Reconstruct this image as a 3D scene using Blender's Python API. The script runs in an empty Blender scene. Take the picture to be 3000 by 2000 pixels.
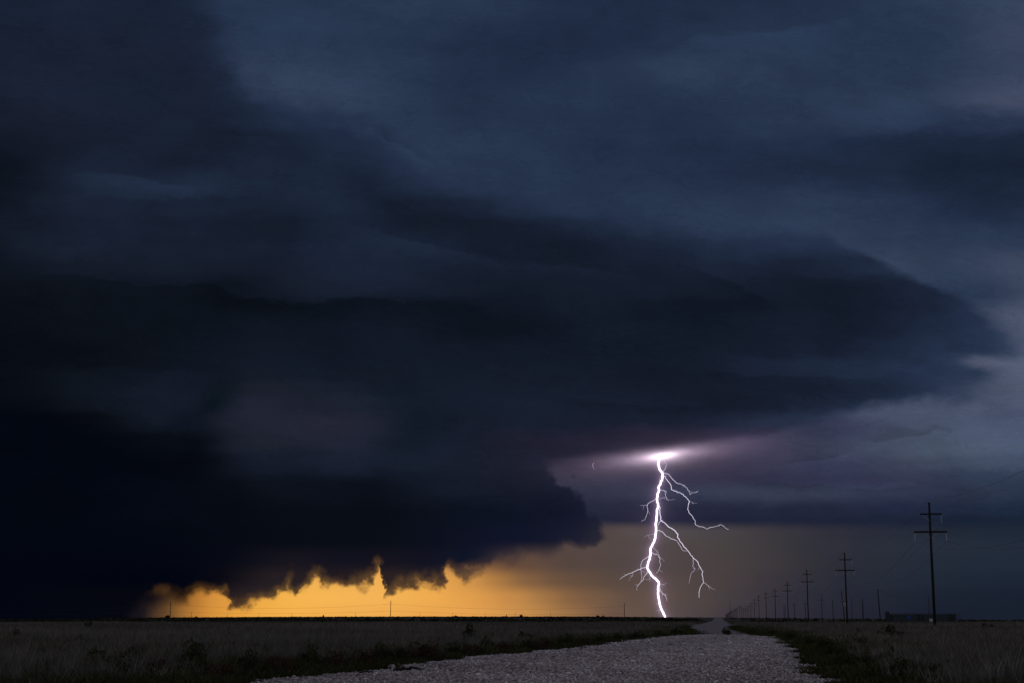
import bpy, math, random
import numpy as np
from mathutils import Vector, Matrix

random.seed(7)
rng = np.random.default_rng(11)
scene = bpy.context.scene
C = scene.collection
R = math.radians

# ------------------------------------------------------------------ camera
FPX = 4500.0                       # focal length in pixels of the 3000 px wide photograph
CAM_H = 1.05
PITCH = math.atan(812.0 / FPX)
cam_data = bpy.data.cameras.new('camera')
cam_data.sensor_width = 36.0
cam_data.sensor_fit = 'HORIZONTAL'
cam_data.lens = 36.0 * FPX / 3000.0
cam_data.clip_start = 0.1
cam_data.clip_end = 40000.0
cam = bpy.data.objects.new('camera', cam_data)
C.objects.link(cam)
cam.location = (0, 0, CAM_H)
cam.rotation_euler = (math.pi / 2 + PITCH, 0, 0)
scene.camera = cam

# ------------------------------------------------------------------ exposure
scene.view_settings.view_transform = 'Standard'
scene.view_settings.look = 'None'
scene.view_settings.exposure = 0.0
scene.view_settings.gamma = 1.0
scene.view_settings.use_curve_mapping = False

SUN_ELEV, SUN_AZ = R(8.0), R(-5.7)          # the sun has sunk behind the storm, where the sky glows amber
REAR_SKY_STRENGTH = 0.15
SUN_STRENGTH = 0.03
CT, ST = math.cos(PITCH), math.sin(PITCH)


def ray(X, Y):
    cx, cy = (X - 1500.0) / FPX, (1000.0 - Y) / FPX
    return Vector((cx, CT - cy * ST, ST + cy * CT))


def pq(X, Y):
    d = ray(X, Y)
    return d.x / d.y, d.z / d.y


def qrow(Y):
    return pq(1500, Y)[1]


def lin(c):
    c = c / 255.0
    return c / 12.92 if c <= 0.04045 else ((c + 0.055) / 1.055) ** 2.4


# ------------------------------------------------------------------ sky (world)
world = bpy.data.worlds.new('World')
scene.world = world
world.use_nodes = True
wt = world.node_tree
wt.nodes.clear()


def sock(v, inp):
    if isinstance(v, bpy.types.NodeSocket):
        inp.id_data.links.new(v, inp)
    else:
        inp.default_value = v


def wm(op, a, b=None, c=None, clamp=False):
    n = wt.nodes.new('ShaderNodeMath')
    n.operation = op
    n.use_clamp = clamp
    sock(a, n.inputs[0])
    if b is not None:
        sock(b, n.inputs[1])
    if c is not None:
        sock(c, n.inputs[2])
    return n.outputs[0]


def wrange(v, a, b, c=0.0, d=1.0, smooth=True):
    n = wt.nodes.new('ShaderNodeMapRange')
    n.interpolation_type = 'SMOOTHSTEP' if smooth else 'LINEAR'
    n.clamp = True
    sock(v, n.inputs[0])
    for k, x in zip((1, 2, 3, 4), (a, b, c, d)):
        sock(x, n.inputs[k])
    return n.outputs[0]


def wcomb(x, y, z=0.0):
    n = wt.nodes.new('ShaderNodeCombineXYZ')
    for k, v in enumerate((x, y, z)):
        sock(v, n.inputs[k])
    return n.outputs[0]


def wnoise(vec, scale, detail=5.0, rough=0.55, seed=0.0):
    n = wt.nodes.new('ShaderNodeTexNoise')
    n.noise_dimensions = '4D'
    sock(vec, n.inputs['Vector'])
    n.inputs['W'].default_value = seed
    n.inputs['Scale'].default_value = scale
    n.inputs['Detail'].default_value = detail
    n.inputs['Roughness'].default_value = rough
    return n.outputs['Fac']


def wmix(f, a, b, mode='MIX'):
    n = wt.nodes.new('ShaderNodeMix')
    n.data_type = 'RGBA'
    n.blend_type = mode
    n.clamp_factor = True
    sock(f, n.inputs[0])
    sock(a, n.inputs[6])
    sock(b, n.inputs[7])
    return n.outputs[2]


PX = 1.0 / FPX / CT          # one photo pixel in the chart
P0, PW = -0.45, 0.9
Q0, QW = -0.03, 0.5

tc = wt.nodes.new('ShaderNodeTexCoord')
sep = wt.nodes.new('ShaderNodeSeparateXYZ')
wt.links.new(tc.outputs['Generated'], sep.inputs[0])
DX, DY, DZ = sep.outputs
dyc = wm('MAXIMUM', DY, 0.05)
P = wm('DIVIDE', DX, dyc)
Q = wm('DIVIDE', DZ, dyc)

# soft, sideways drawn warp for the cloud masses; it dies out in the rain below the cloud base
nv = wcomb(wm('MULTIPLY', P, 0.55), wm('MULTIPLY', Q, 1.5))
ampB = wrange(Q, qrow(1620), qrow(1250), 7 * PX, 52 * PX)
nB1 = wm('SUBTRACT', wnoise(nv, 24, 8, 0.6, 1.3), 0.5)
nB2 = wm('SUBTRACT', wnoise(nv, 24, 8, 0.6, 7.7), 0.5)
nB3 = wm('SUBTRACT', wnoise(nv, 90, 4, 0.55, 3.1), 0.5)
PB = wm('ADD', P, wm('MULTIPLY', wm('MULTIPLY', nB1, ampB), 3.2))
QB = wm('ADD', Q, wm('MULTIPLY', wm('ADD', nB2, wm('MULTIPLY', nB3, 0.45)), wm('MULTIPLY', ampB, 1.6)))
# ragged warp for the torn lower edge
fv = wcomb(P, Q)
nA1 = wm('SUBTRACT', wnoise(fv, 46, 2, 0.5, 2.2), 0.5)
nA2 = wm('SUBTRACT', wnoise(fv, 46, 2, 0.5, 9.4), 0.5)
nA3 = wm('SUBTRACT', wnoise(fv, 66, 7, 0.57, 4.6), 0.5)
nA4 = wm('SUBTRACT', wnoise(fv, 66, 7, 0.57, 8.1), 0.5)
PA = wm('ADD', P, wm('ADD', wm('MULTIPLY', nA1, 34 * PX), wm('MULTIPLY', nA3, 120 * PX)))
QA = wm('ADD', Q, wm('ADD', wm('MULTIPLY', nA2, 44 * PX), wm('MULTIPLY', nA4, wrange(P, pq(560, 1750)[0], pq(680, 1750)[0], 50 * PX, 118 * PX))))


def curve(v, pts, vertical=False, X0=None, X1=None):
    """Piecewise smooth function through photo points: q over p, or p over q when vertical."""
    n = wt.nodes.new('ShaderNodeFloatCurve')
    cu = n.mapping.curves[0]
    P0, PW = globals()['P0'], globals()['PW']
    if X0 is not None:
        P0 = pq(X0, 1500)[0]
        PW = pq(X1, 1500)[0] - P0
    xy = []
    for X, Y in pts:
        p, q = pq(X, Y)
        a, b = (p - P0) / PW, (q - Q0) / QW
        xy.append((b, a) if vertical else (a, b))
    xy.sort()
    while len(cu.points) < len(xy):
        cu.points.new(0.5, 0.5)
    for pt, (a, b) in zip(cu.points, xy):
        pt.location = (min(max(a, 0), 1), min(max(b, 0), 1))
        pt.handle_type = 'AUTO_CLAMPED'
    n.mapping.extend = 'HORIZONTAL'
    n.mapping.update()
    if vertical:
        sock(wm('DIVIDE', wm('SUBTRACT', v, Q0), QW), n.inputs[1])
        return wm('MULTIPLY_ADD', n.outputs[0], PW, P0)
    sock(wm('DIVIDE', wm('SUBTRACT', v, P0), PW), n.inputs[1])
    return wm('MULTIPLY_ADD', n.outputs[0], QW, Q0)


NAVY_L = [0, 6.9, 11.7, 19.2, 26.3, 34.4, 48.5, 55.5, 64.7, 75.6, 88.2, 120]
NAVY = [(0, 0, 0), (3, 7, 17), (8, 12, 21), (14, 20, 30), (20, 27, 41), (26, 35, 53), (36, 49, 72), (42, 56, 80), (52, 65, 88), (66, 75, 98), (80, 88, 111), (110, 120, 140)]


def cloud_tone(X, Y, c):
    """pull the sampled colour towards the one navy ramp the storm follows, away from sampling speckle"""
    r, g, b = c
    if r > b or (Y >= 1240 and X > 1400) or Y > 1620 or (1090 < Y < 1330 and 600 < X < 1150):
        return c
    l = 0.3 * r + 0.59 * g + 0.11 * b
    n = [np.interp(l, NAVY_L, [q[k] for q in NAVY]) for k in range(3)]
    return tuple(0.2 * a + 0.8 * float(m) for a, m in zip(c, n))


def lattice(rows, pv, qv, after=None):
    rows = [(Y, [(X,) + cloud_tone(X, Y, (r, g, b)) for X, r, g, b in st]) for Y, st in rows]
    t0 = t = wm('DIVIDE', wm('SUBTRACT', pv, P0), PW)
    if after is not None:
        t0 = t = wm('MULTIPLY_ADD', after, 1e-9, t)
    col = None
    rows = sorted(rows, key=lambda r: -r[0])
    for i, (Y, stops) in enumerate(rows):
        if i % 4 == 3:                     # evaluate the rows a few at a time (shader stack)
            t = wm('MULTIPLY_ADD', col, 1e-9, t0)
        n = wt.nodes.new('ShaderNodeValToRGB')
        cr = n.color_ramp
        cr.interpolation = 'CARDINAL'
        st = sorted(stops)
        while len(cr.elements) < len(st):
            cr.elements.new(0.5)
        for e, (X, r, g, b) in zip(cr.elements, st):
            e.position = min(max((pq(X, Y)[0] - P0) / PW, 0), 1)
        for e, (X, r, g, b) in zip(cr.elements, st):
            e.color = (lin(r), lin(g), lin(b), 1)
        wt.links.new(t, n.inputs[0])
        if col is None:
            col = n.outputs[0]
        else:
            col = wmix(wrange(qv, qrow(rows[i - 1][0]), qrow(Y)), col, n.outputs[0])
    return col


BACK = [  # the sky behind the storm: photo row, then (photo column, r, g, b)
    (0, [(600, 36, 54, 80), (850, 38, 57, 83), (1250, 41, 58, 84), (1600, 33, 49, 76), (2000, 31, 47, 71), (2400, 36, 52, 78), (2700, 42, 58, 84), (3000, 52, 66, 94)]),
    (130, [(600, 36, 52, 78), (850, 40, 58, 86), (1150, 37, 55, 82), (1450, 32, 47, 75), (1800, 31, 45, 72), (2000, 36, 52, 78), (2200, 41, 58, 84), (2500, 38, 54, 80), (2800, 44, 59, 86), (3000, 60, 66, 94)]),
    (210, [(600, 44, 60, 86), (750, 47, 64, 91), (950, 46, 64, 92), (1200, 38, 55, 82), (1450, 32, 47, 74), (1700, 35, 50, 76), (1950, 43, 60, 86), (2150, 44, 61, 87), (2500, 39, 55, 81), (2800, 46, 60, 87), (3000, 56, 66, 92)]),
    (300, [(900, 48, 66, 94), (1050, 46, 64, 92), (1200, 40, 57, 84), (1450, 36, 52, 78), (1800, 36, 52, 78), (2100, 38, 54, 80), (2500, 44, 57, 84), (2750, 50, 62, 88), (2900, 66, 73, 100), (3000, 68, 75, 102)]),
    (355, [(900, 40, 57, 84), (1100, 40, 57, 84), (1400, 37, 53, 80), (1800, 34, 49, 75), (2100, 35, 51, 77), (2400, 42, 55, 82), (2600, 44, 56, 84), (2750, 40, 52, 80), (3000, 46, 56, 82)]),
    (420, [(1100, 42, 59, 86), (1350, 41, 58, 84), (1600, 36, 52, 78), (1900, 35, 48, 75), (2100, 31, 46, 73), (2400, 32, 47, 76), (2600, 28, 44, 71), (2800, 27, 41, 68), (3000, 26, 40, 64)]),
    (500, [(1200, 42, 58, 84), (1500, 38, 54, 80), (1800, 36, 51, 77), (2000, 34, 47, 74), (2250, 30, 43, 68), (2500, 29, 43, 68), (2750, 24, 37, 62), (3000, 24, 38, 60)]),
    (600, [(1200, 38, 52, 78), (1600, 37, 50, 76), (1900, 39, 54, 80), (2100, 42, 54, 80), (2400, 44, 57, 83), (2700, 38, 50, 77), (2850, 30, 44, 70), (3000, 32, 46, 70)]),
    (690, [(1500, 36, 48, 74), (2000, 43, 57, 83), (2300, 45, 60, 86), (2500, 47, 60, 86), (2750, 42, 54, 82), (3000, 42, 56, 82)]),
    (780, [(2400, 48, 62, 86), (2600, 52, 66, 90), (2800, 50, 64, 88), (3000, 62, 74, 98)]),
    (860, [(2600, 54, 68, 92), (2750, 46, 60, 86), (2900, 46, 60, 86), (3000, 60, 72, 98)]),
    (940, [(2700, 52, 66, 90), (2900, 70, 80, 104), (3000, 76, 82, 108)]),
    (1050, [(2500, 70, 80, 104), (2750, 78, 86, 110), (3000, 84, 90, 113)]),
    (1180, [(2300, 50, 56, 80), (2500, 68, 78, 102), (2750, 74, 83, 107), (3000, 76, 86, 110)]),
    (1250, [(1950, 50, 46, 68), (2200, 54, 52, 76), (2350, 50, 54, 78), (2500, 54, 60, 84), (2700, 72, 82, 104), (3000, 74, 84, 110)]),
    (1310, [(1550, 36, 33, 50), (1750, 40, 37, 56), (1900, 50, 45, 66), (2000, 60, 54, 76), (2150, 60, 56, 78), (2300, 54, 55, 77), (2500, 60, 68, 90), (2700, 72, 82, 102), (3000, 74, 86, 108)]),
    (1360, [(1550, 36, 34, 51), (1650, 41, 39, 57), (1800, 48, 45, 64), (1950, 54, 50, 70), (2100, 53, 50, 71), (2250, 52, 53, 75), (2450, 50, 54, 78), (2700, 60, 68, 88), (3000, 64, 76, 98)]),
    (1400, [(1600, 44, 43, 61), (1750, 48, 47, 67), (1950, 46, 45, 67), (2100, 49, 48, 70), (2250, 44, 46, 68), (2450, 46, 48, 72), (2650, 48, 52, 74), (2850, 48, 58, 80), (3000, 46, 58, 78)]),
    (1440, [(1600, 44, 45, 64), (1800, 46, 49, 69), (2000, 48, 54, 74), (2250, 54, 60, 80), (2500, 50, 57, 79), (2750, 46, 52, 74), (3000, 42, 52, 72)]),
    (1490, [(1700, 35, 38, 58), (2000, 33, 36, 56), (2300, 33, 37, 57), (2600, 32, 38, 60), (3000, 30, 41, 62)]),
    (1520, [(1700, 32, 34, 54), (2000, 31, 34, 55), (2400, 29, 34, 53), (2700, 26, 34, 52), (3000, 25, 35, 53)]),
    (1558, [(1700, 70, 60, 62), (1800, 82, 70, 68), (2000, 76, 70, 72), (2200, 64, 60, 64), (2400, 48, 48, 58), (2700, 36, 42, 55), (3000, 30, 40, 54)]),
    (1600, [(1250, 84, 62, 50), (1500, 84, 64, 56), (1700, 84, 70, 66), (1900, 78, 68, 66), (2100, 72, 66, 66), (2300, 56, 54, 60), (2500, 44, 47, 58), (2750, 38, 45, 58), (3000, 34, 43, 58)]),
    (1650, [(600, 214, 147, 62), (1000, 230, 164, 77), (1300, 190, 134, 74), (1450, 120, 86, 60), (1600, 92, 72, 62), (1800, 80, 68, 64), (2000, 76, 66, 66), (2200, 66, 60, 62), (2400, 48, 48, 56), (2700, 36, 43, 56), (3000, 33, 42, 56)]),
    (1700, [(300, 6, 8, 18), (600, 219, 151, 64), (800, 240, 174, 77), (1000, 240, 176, 85), (1250, 234, 168, 81), (1400, 200, 141, 73), (1500, 150, 108, 66), (1600, 115, 86, 64), (1750, 92, 74, 62), (1900, 84, 70, 64), (2050, 76, 66, 64), (2200, 64, 57, 62), (2400, 45, 46, 56), (2700, 33, 40, 53), (3000, 28, 37, 52)]),
    (1750, [(300, 10, 10, 18), (400, 24, 19, 24), (500, 100, 68, 38), (610, 205, 138, 58), (800, 240, 174, 75), (1050, 244, 180, 86), (1300, 234, 167, 79), (1450, 209, 146, 75), (1550, 180, 128, 72), (1650, 140, 102, 68), (1800, 104, 82, 66), (1950, 86, 72, 64), (2100, 72, 64, 64), (2250, 56, 52, 60), (2400, 42, 43, 54), (2700, 29, 35, 48), (3000, 25, 33, 48)]),
    (1800, [(330, 6, 8, 17), (385, 22, 18, 24), (440, 58, 42, 34), (520, 136, 94, 47), (610, 209, 141, 58), (760, 238, 170, 71), (1000, 240, 174, 81), (1250, 234, 166, 79), (1450, 216, 153, 79), (1600, 178, 128, 74), (1750, 122, 92, 70), (1900, 92, 76, 66), (2100, 68, 60, 63), (2250, 52, 48, 58), (2400, 40, 40, 52), (2700, 28, 32, 46), (3000, 24, 32, 46)]),
]

STORM = [  # the storm cloud itself
    (0, [(0, 25, 36, 52), (250, 27, 38, 56), (450, 26, 36, 52), (600, 32, 42, 66)]),
    (150, [(0, 28, 32, 50), (250, 29, 34, 51), (450, 27, 34, 50), (600, 32, 36, 60), (750, 38, 48, 74)]),
    (270, [(0, 29, 34, 50), (200, 28, 35, 51), (450, 26, 36, 50), (620, 30, 34, 54), (700, 30, 42, 66), (850, 36, 50, 77), (1000, 34, 46, 74)]),
    (340, [(0, 28, 29, 44), (150, 31, 30, 45), (300, 26, 33, 50), (550, 26, 34, 48), (680, 28, 38, 56), (900, 33, 48, 74), (1000, 33, 47, 73), (1100, 34, 48, 76)]),
    (410, [(0, 22, 24, 36), (150, 25, 27, 42), (400, 26, 34, 50), (700, 24, 34, 48), (900, 28, 40, 64), (1050, 32, 44, 70), (1300, 40, 56, 80)]),
    (480, [(0, 16, 22, 32), (130, 22, 26, 40), (300, 26, 36, 52), (500, 26, 31, 48), (750, 26, 36, 52), (950, 28, 40, 60), (1100, 30, 42, 66), (1300, 38, 50, 76)]),
    (540, [(0, 16, 20, 30), (130, 23, 28, 42), (250, 29, 40, 56), (400, 30, 42, 62), (550, 30, 44, 64), (750, 26, 38, 54), (950, 28, 40, 60), (1050, 26, 38, 54), (1200, 34, 44, 68), (1500, 36, 48, 76)]),
    (600, [(0, 17, 23, 32), (130, 26, 32, 46), (300, 29, 36, 52), (550, 28, 36, 52), (800, 25, 35, 50), (1000, 27, 42, 60), (1100, 24, 34, 50), (1300, 26, 34, 52), (1500, 34, 44, 68), (1800, 37, 49, 76), (2100, 42, 54, 80)]),
    (660, [(0, 20, 26, 36), (200, 26, 30, 48), (500, 25, 34, 50), (700, 22, 30, 44), (850, 22, 31, 45), (1000, 25, 38, 54), (1150, 24, 32, 48), (1300, 20, 28, 42), (1600, 26, 34, 54), (1800, 32, 42, 66), (2100, 40, 54, 79), (2400, 40, 54, 78)]),
    (720, [(0, 20, 24, 33), (200, 27, 33, 48), (450, 26, 30, 47), (700, 23, 31, 46), (950, 25, 36, 52), (1200, 27, 40, 55), (1400, 24, 33, 48), (1600, 21, 30, 46), (1800, 25, 33, 52), (2000, 31, 39, 62), (2250, 38, 47, 74), (2450, 38, 48, 76), (2650, 44, 58, 84)]),
    (780, [(0, 17, 20, 28), (300, 23, 27, 38), (600, 22, 27, 40), (800, 24, 28, 44), (1000, 25, 35, 50), (1300, 24, 33, 48), (1500, 21, 30, 46), (1750, 24, 32, 48), (1950, 26, 32, 48), (2150, 28, 34, 54), (2350, 26, 34, 52), (2550, 36, 42, 68), (2750, 40, 52, 80)]),
    (840, [(0, 14, 17, 22), (300, 17, 21, 28), (550, 17, 21, 31), (700, 15, 20, 29), (900, 23, 28, 42), (1100, 23, 29, 46), (1350, 24, 29, 45), (1550, 19, 28, 43), (1800, 22, 29, 44), (2000, 22, 30, 46), (2250, 22, 30, 46), (2400, 19, 28, 44), (2600, 25, 32, 50), (2800, 36, 44, 72), (2950, 46, 58, 84)]),
    (890, [(0, 12, 16, 20), (250, 13, 18, 25), (500, 14, 19, 27), (650, 11, 18, 25), (900, 14, 19, 28), (1100, 14, 22, 32), (1300, 14, 24, 34), (1500, 17, 24, 36), (1750, 18, 28, 40), (2000, 14, 25, 38), (2250, 18, 26, 42), (2500, 21, 29, 46), (2700, 28, 34, 56), (2850, 38, 50, 78), (3000, 44, 58, 84)]),
    (960, [(0, 10, 14, 20), (300, 14, 19, 26), (600, 14, 21, 30), (900, 16, 25, 36), (1100, 18, 27, 38), (1300, 15, 24, 34), (1550, 14, 22, 32), (1800, 17, 28, 41), (2050, 15, 27, 42), (2300, 21, 30, 47), (2500, 22, 28, 46), (2650, 28, 36, 58), (2850, 38, 50, 76), (3000, 44, 56, 82)]),
    (1025, [(0, 9, 12, 20), (300, 12, 16, 20), (600, 17, 22, 32), (900, 18, 26, 36), (1200, 19, 26, 38), (1500, 18, 25, 39), (1800, 17, 25, 40), (2050, 18, 26, 42), (2300, 23, 30, 48), (2500, 26, 34, 54), (2700, 34, 45, 70), (2850, 40, 52, 78), (2930, 46, 58, 84), (3000, 66, 76, 100)]),
    (1062, [(0, 9, 12, 19), (300, 13, 17, 22), (600, 18, 23, 33), (900, 19, 27, 38), (1200, 19, 26, 38), (1500, 18, 25, 39), (1800, 18, 26, 41), (2050, 19, 27, 44), (2200, 26, 34, 52), (2400, 31, 40, 60), (2600, 33, 42, 64), (2740, 40, 50, 73), (2800, 54, 64, 88), (2850, 80, 86, 109), (3000, 84, 90, 112)]),
    (1098, [(0, 9, 13, 18), (200, 14, 19, 24), (450, 22, 26, 35), (600, 20, 25, 35), (750, 21, 27, 38), (900, 19, 27, 39), (1100, 19, 27, 39), (1400, 19, 26, 39), (1700, 20, 26, 41), (2000, 19, 25, 41), (2200, 24, 31, 49), (2450, 32, 38, 56), (2650, 36, 46, 70), (2780, 42, 54, 78), (2870, 52, 62, 87), (2930, 78, 86, 109), (3000, 82, 89, 111)]),
    (1140, [(0, 8, 12, 18), (200, 14, 18, 23), (450, 23, 27, 36), (570, 21, 26, 36), (640, 16, 24, 33), (720, 25, 30, 42), (850, 26, 31, 44), (1000, 24, 31, 44), (1200, 19, 27, 39), (1500, 22, 28, 43), (1800, 22, 27, 42), (2000, 21, 26, 43), (2250, 22, 29, 45), (2450, 28, 34, 52), (2650, 36, 42, 64), (2760, 46, 53, 77), (2850, 60, 69, 93), (2930, 76, 84, 108), (3000, 80, 88, 110)]),
    (1185, [(0, 6, 10, 18), (200, 12, 16, 21), (450, 22, 26, 35), (570, 20, 25, 35), (640, 13, 22, 31), (720, 32, 35, 50), (850, 31, 34, 48), (1000, 29, 34, 48), (1150, 21, 29, 42), (1500, 24, 29, 44), (1800, 23, 28, 43), (2000, 22, 27, 44), (2250, 23, 29, 46), (2450, 33, 39, 58), (2650, 44, 50, 73), (2850, 62, 70, 94), (3000, 78, 86, 108)]),
    (1235, [(0, 4, 8, 17), (150, 4, 8, 17), (300, 9, 13, 19), (450, 20, 24, 33), (600, 18, 23, 32), (680, 28, 32, 45), (850, 33, 36, 50), (950, 35, 37, 52), (1050, 34, 37, 52), (1170, 22, 29, 43), (1350, 22, 28, 42), (1550, 25, 29, 45), (1800, 26, 29, 46), (2000, 30, 31, 49), (2200, 36, 37, 57), (2400, 44, 47, 69)]),
    (1290, [(0, 3, 7, 17), (300, 4, 8, 17), (500, 9, 13, 20), (600, 10, 14, 22), (700, 27, 31, 43), (850, 32, 35, 48), (1000, 33, 36, 52), (1150, 22, 28, 41), (1300, 24, 29, 43), (1500, 28, 30, 46), (1700, 34, 33, 51), (1900, 40, 37, 56), (2100, 44, 41, 62)]),
    (1349, [(0, 3, 7, 17), (400, 4, 8, 18), (620, 8, 12, 20), (750, 25, 28, 39), (900, 27, 30, 42), (1050, 28, 31, 45), (1250, 24, 29, 42), (1450, 25, 29, 44), (1600, 27, 30, 47)]),
    (1420, [(0, 3, 7, 17), (500, 5, 9, 19), (700, 9, 13, 22), (800, 12, 17, 26), (950, 10, 16, 28), (1100, 10, 16, 29), (1300, 18, 24, 38), (1500, 19, 24, 39), (1650, 21, 26, 43), (1750, 26, 31, 49)]),
    (1500, [(0, 3, 7, 17), (500, 5, 9, 18), (900, 8, 12, 22), (1200, 8, 13, 26), (1450, 13, 19, 34), (1600, 16, 20, 37), (1700, 20, 24, 42), (1780, 25, 29, 47)]),
    (1580, [(0, 3, 7, 17), (500, 4, 8, 18), (900, 8, 12, 23), (1200, 10, 14, 29), (1450, 15, 19, 38), (1600, 19, 23, 41), (1700, 28, 30, 47), (1780, 40, 38, 50)]),
    (1640, [(0, 3, 6, 16), (500, 4, 7, 17), (700, 10, 12, 22), (850, 22, 20, 28), (1000, 18, 18, 30), (1150, 20, 19, 30), (1300, 18, 20, 34), (1420, 30, 30, 44), (1550, 70, 58, 58), (1700, 80, 66, 62)]),
    (1690, [(0, 3, 6, 16), (550, 3, 6, 17), (680, 16, 14, 22), (800, 36, 29, 33), (1000, 34, 27, 32), (1150, 42, 33, 34), (1300, 50, 40, 40), (1450, 110, 82, 60)]),
    (1740, [(0, 3, 6, 16), (450, 6, 7, 16), (600, 10, 9, 16), (700, 36, 29, 33), (850, 42, 34, 36), (1150, 52, 40, 36)]),
    (1800, [(0, 3, 6, 16), (300, 5, 8, 17), (400, 14, 12, 18), (700, 40, 32, 34)]),
]

back = lattice(BACK, PB, QB)
storm = lattice(STORM, PB, QB, back)

# edges of the storm cloud
TOP = [(500, 210), (640, 222), (714, 242), (790, 268), (893, 306), (1010, 330), (1122, 390), (1275, 510), (1450, 570), (1594, 612),
       (1850, 655), (2100, 672), (2300, 674), (2400, 688), (2480, 725), (2560, 772), (2680, 822), (2800, 872), (2880, 920), (2940, 962), (2985, 1000), (3100, 1040)]
LOW = [(0, 1840), (270, 1836), (340, 1818), (400, 1790), (440, 1768), (480, 1752), (527, 1759), (574, 1737), (608, 1739), (652, 1735), (658, 1760), (680, 1783), (692, 1772), (723, 1769), (786, 1758),
       (822, 1732), (835, 1712), (872, 1732), (893, 1700), (931, 1694), (957, 1716), (1015, 1719), (1078, 1705), (1100, 1677), (1124, 1660), (1130, 1744), (1140, 1738), (1168, 1718),
       (1223, 1697), (1245, 1690), (1265, 1707), (1289, 1722), (1304, 1699), (1314, 1674), (1355, 1690), (1380, 1670), (1450, 1660), (1510, 1640), (1560, 1620), (1605, 1632), (1645, 1624), (1700, 1606), (1760, 1600), (1850, 1600)]
RIGHT = [(1560, 1240), (1592, 1300), (1602, 1346), (1620, 1395), (1670, 1422), (1712, 1480), (1746, 1512), (1768, 1550), (1758, 1576), (1700, 1602), (1650, 1632), (1610, 1670), (1600, 1700)]
RIGHT = RIGHT + [(1600, 1760), (1600, 1830)]
SHELF = [(1400, 1350), (1600, 1346), (1750, 1328), (1900, 1312), (2000, 1304), (2090, 1290), (2170, 1277), (2255, 1272), (2323, 1250), (2450, 1216), (2553, 1192),
         (2640, 1178), (2723, 1173), (2829, 1174), (2900, 1168), (3000, 1160), (3100, 1150)]

qtop = curve(PB, TOP, False, 480, 3120)
wtop = wrange(P, pq(2100, 700)[0], pq(2450, 750)[0], 62 * PX, 20 * PX)
wtop = wm('ADD', wtop, wrange(P, pq(2750, 900)[0], pq(2960, 980)[0], 0.0, 30 * PX))
nT = wm('SUBTRACT', wnoise(wcomb(wm('ADD', P, Q), wm('SUBTRACT', wm('MULTIPLY', Q, 1.4), P)), 34, 6, 0.55, 3.9), 0.5)
ampT = wrange(P, pq(900, 300)[0], pq(2300, 700)[0], 150 * PX, 30 * PX)
m_t1 = wrange(wm('DIVIDE', wm('ADD', wm('SUBTRACT', qtop, QB), wm('MULTIPLY', nT, ampT)), wtop), -1.0, 1.0)
# its left shoulder climbs steeply out of the top of the picture
pa, qa = pq(606, 0)
pb_, qb_ = pq(712, 246)
shoulder = wm('MULTIPLY_ADD', wm('SUBTRACT', QB, qa), (pb_ - pa) / (qb_ - qa), pa)
m_t2 = wrange(wm('ADD', wm('SUBTRACT', shoulder, PB), wm('MULTIPLY', nT, 90 * PX)), -62 * PX, 62 * PX)
m_top = wm('SUBTRACT', 1.0, wm('MULTIPLY', wm('SUBTRACT', 1.0, m_t1), wm('SUBTRACT', 1.0, m_t2)))
nS = wm('MULTIPLY', wm('SUBTRACT', wnoise(wcomb(wm('MULTIPLY', P, 0.7), wm('MULTIPLY', Q, 1.3)), 70, 6, 0.6, 5.0), 0.5), wrange(P, pq(2300, 1200)[0], pq(2700, 1200)[0], 16 * PX, 90 * PX))
qsh = curve(P, SHELF, False, 1380, 3120)
wsh = wm('ADD', wrange(P, pq(2250, 1250)[0], pq(2450, 1200)[0], 14 * PX, 26 * PX), wrange(P, pq(2780, 1170)[0], pq(2950, 1170)[0], 0.0, 60 * PX))
m_sh = wrange(wm('DIVIDE', wm('ADD', wm('SUBTRACT', Q, qsh), nS), wsh), -1.0, 1.0)
shelf = wm('MULTIPLY', m_top, m_sh)
qlow = curve(PA, LOW, False, -20, 1870)
wlow = wrange(P, pq(400, 1780)[0], pq(620, 1750)[0], 50 * PX, 13 * PX)
wlow = wm('ADD', wlow, wrange(P, pq(1330, 1690)[0], pq(1520, 1650)[0], 0.0, 13 * PX))
dlow = wm('SUBTRACT', QA, qlow)
m_low = wm('ADD', wm('MULTIPLY', wrange(wm('DIVIDE', dlow, wlow), -1.0, 1.0), 0.80), wm('MULTIPLY', wrange(dlow, -22 * PX, 46 * PX), 0.20))
pr = curve(QA, RIGHT, vertical=True)
m_right = wrange(wm('SUBTRACT', pr, PA), -17 * PX, 17 * PX)
wall = wm('MULTIPLY', wm('MULTIPLY', m_low, m_right), wrange(Q, qrow(1310), qrow(1210), 1.0, 0.0))
mask = wm('SUBTRACT', 1.0, wm('MULTIPLY', wm('SUBTRACT', 1.0, shelf), wm('SUBTRACT', 1.0, wall)))

# cloud lit from within where the lightning leaves it
gp, gq = pq(1943, 1334)
tilt = wm('MULTIPLY', wm('SUBTRACT', P, gp), 0.13)
gdx = wm('SUBTRACT', P, gp)
gdy = wm('SUBTRACT', wm('SUBTRACT', Q, gq), tilt)


def gauss(sx, sy_up, sy_dn, power=-1.6):
    up = wm('GREATER_THAN', gdy, 0.0)
    s = wm('MULTIPLY_ADD', up, (1 / sy_up - 1 / sy_dn) / PX, 1 / sy_dn / PX)
    r2 = wm('ADD', wm('POWER', wm('MULTIPLY', gdx, 1 / sx / PX), 2.0), wm('POWER', wm('MULTIPLY', gdy, s), 2.0))
    return wm('POWER', wm('ADD', 1.0, r2), power)


def scaled(rgb, f):
    n = wt.nodes.new('ShaderNodeVectorMath')
    n.operation = 'SCALE'
    n.inputs[0].default_value = rgb
    sock(f, n.inputs[3])
    return n.outputs[0]


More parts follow.
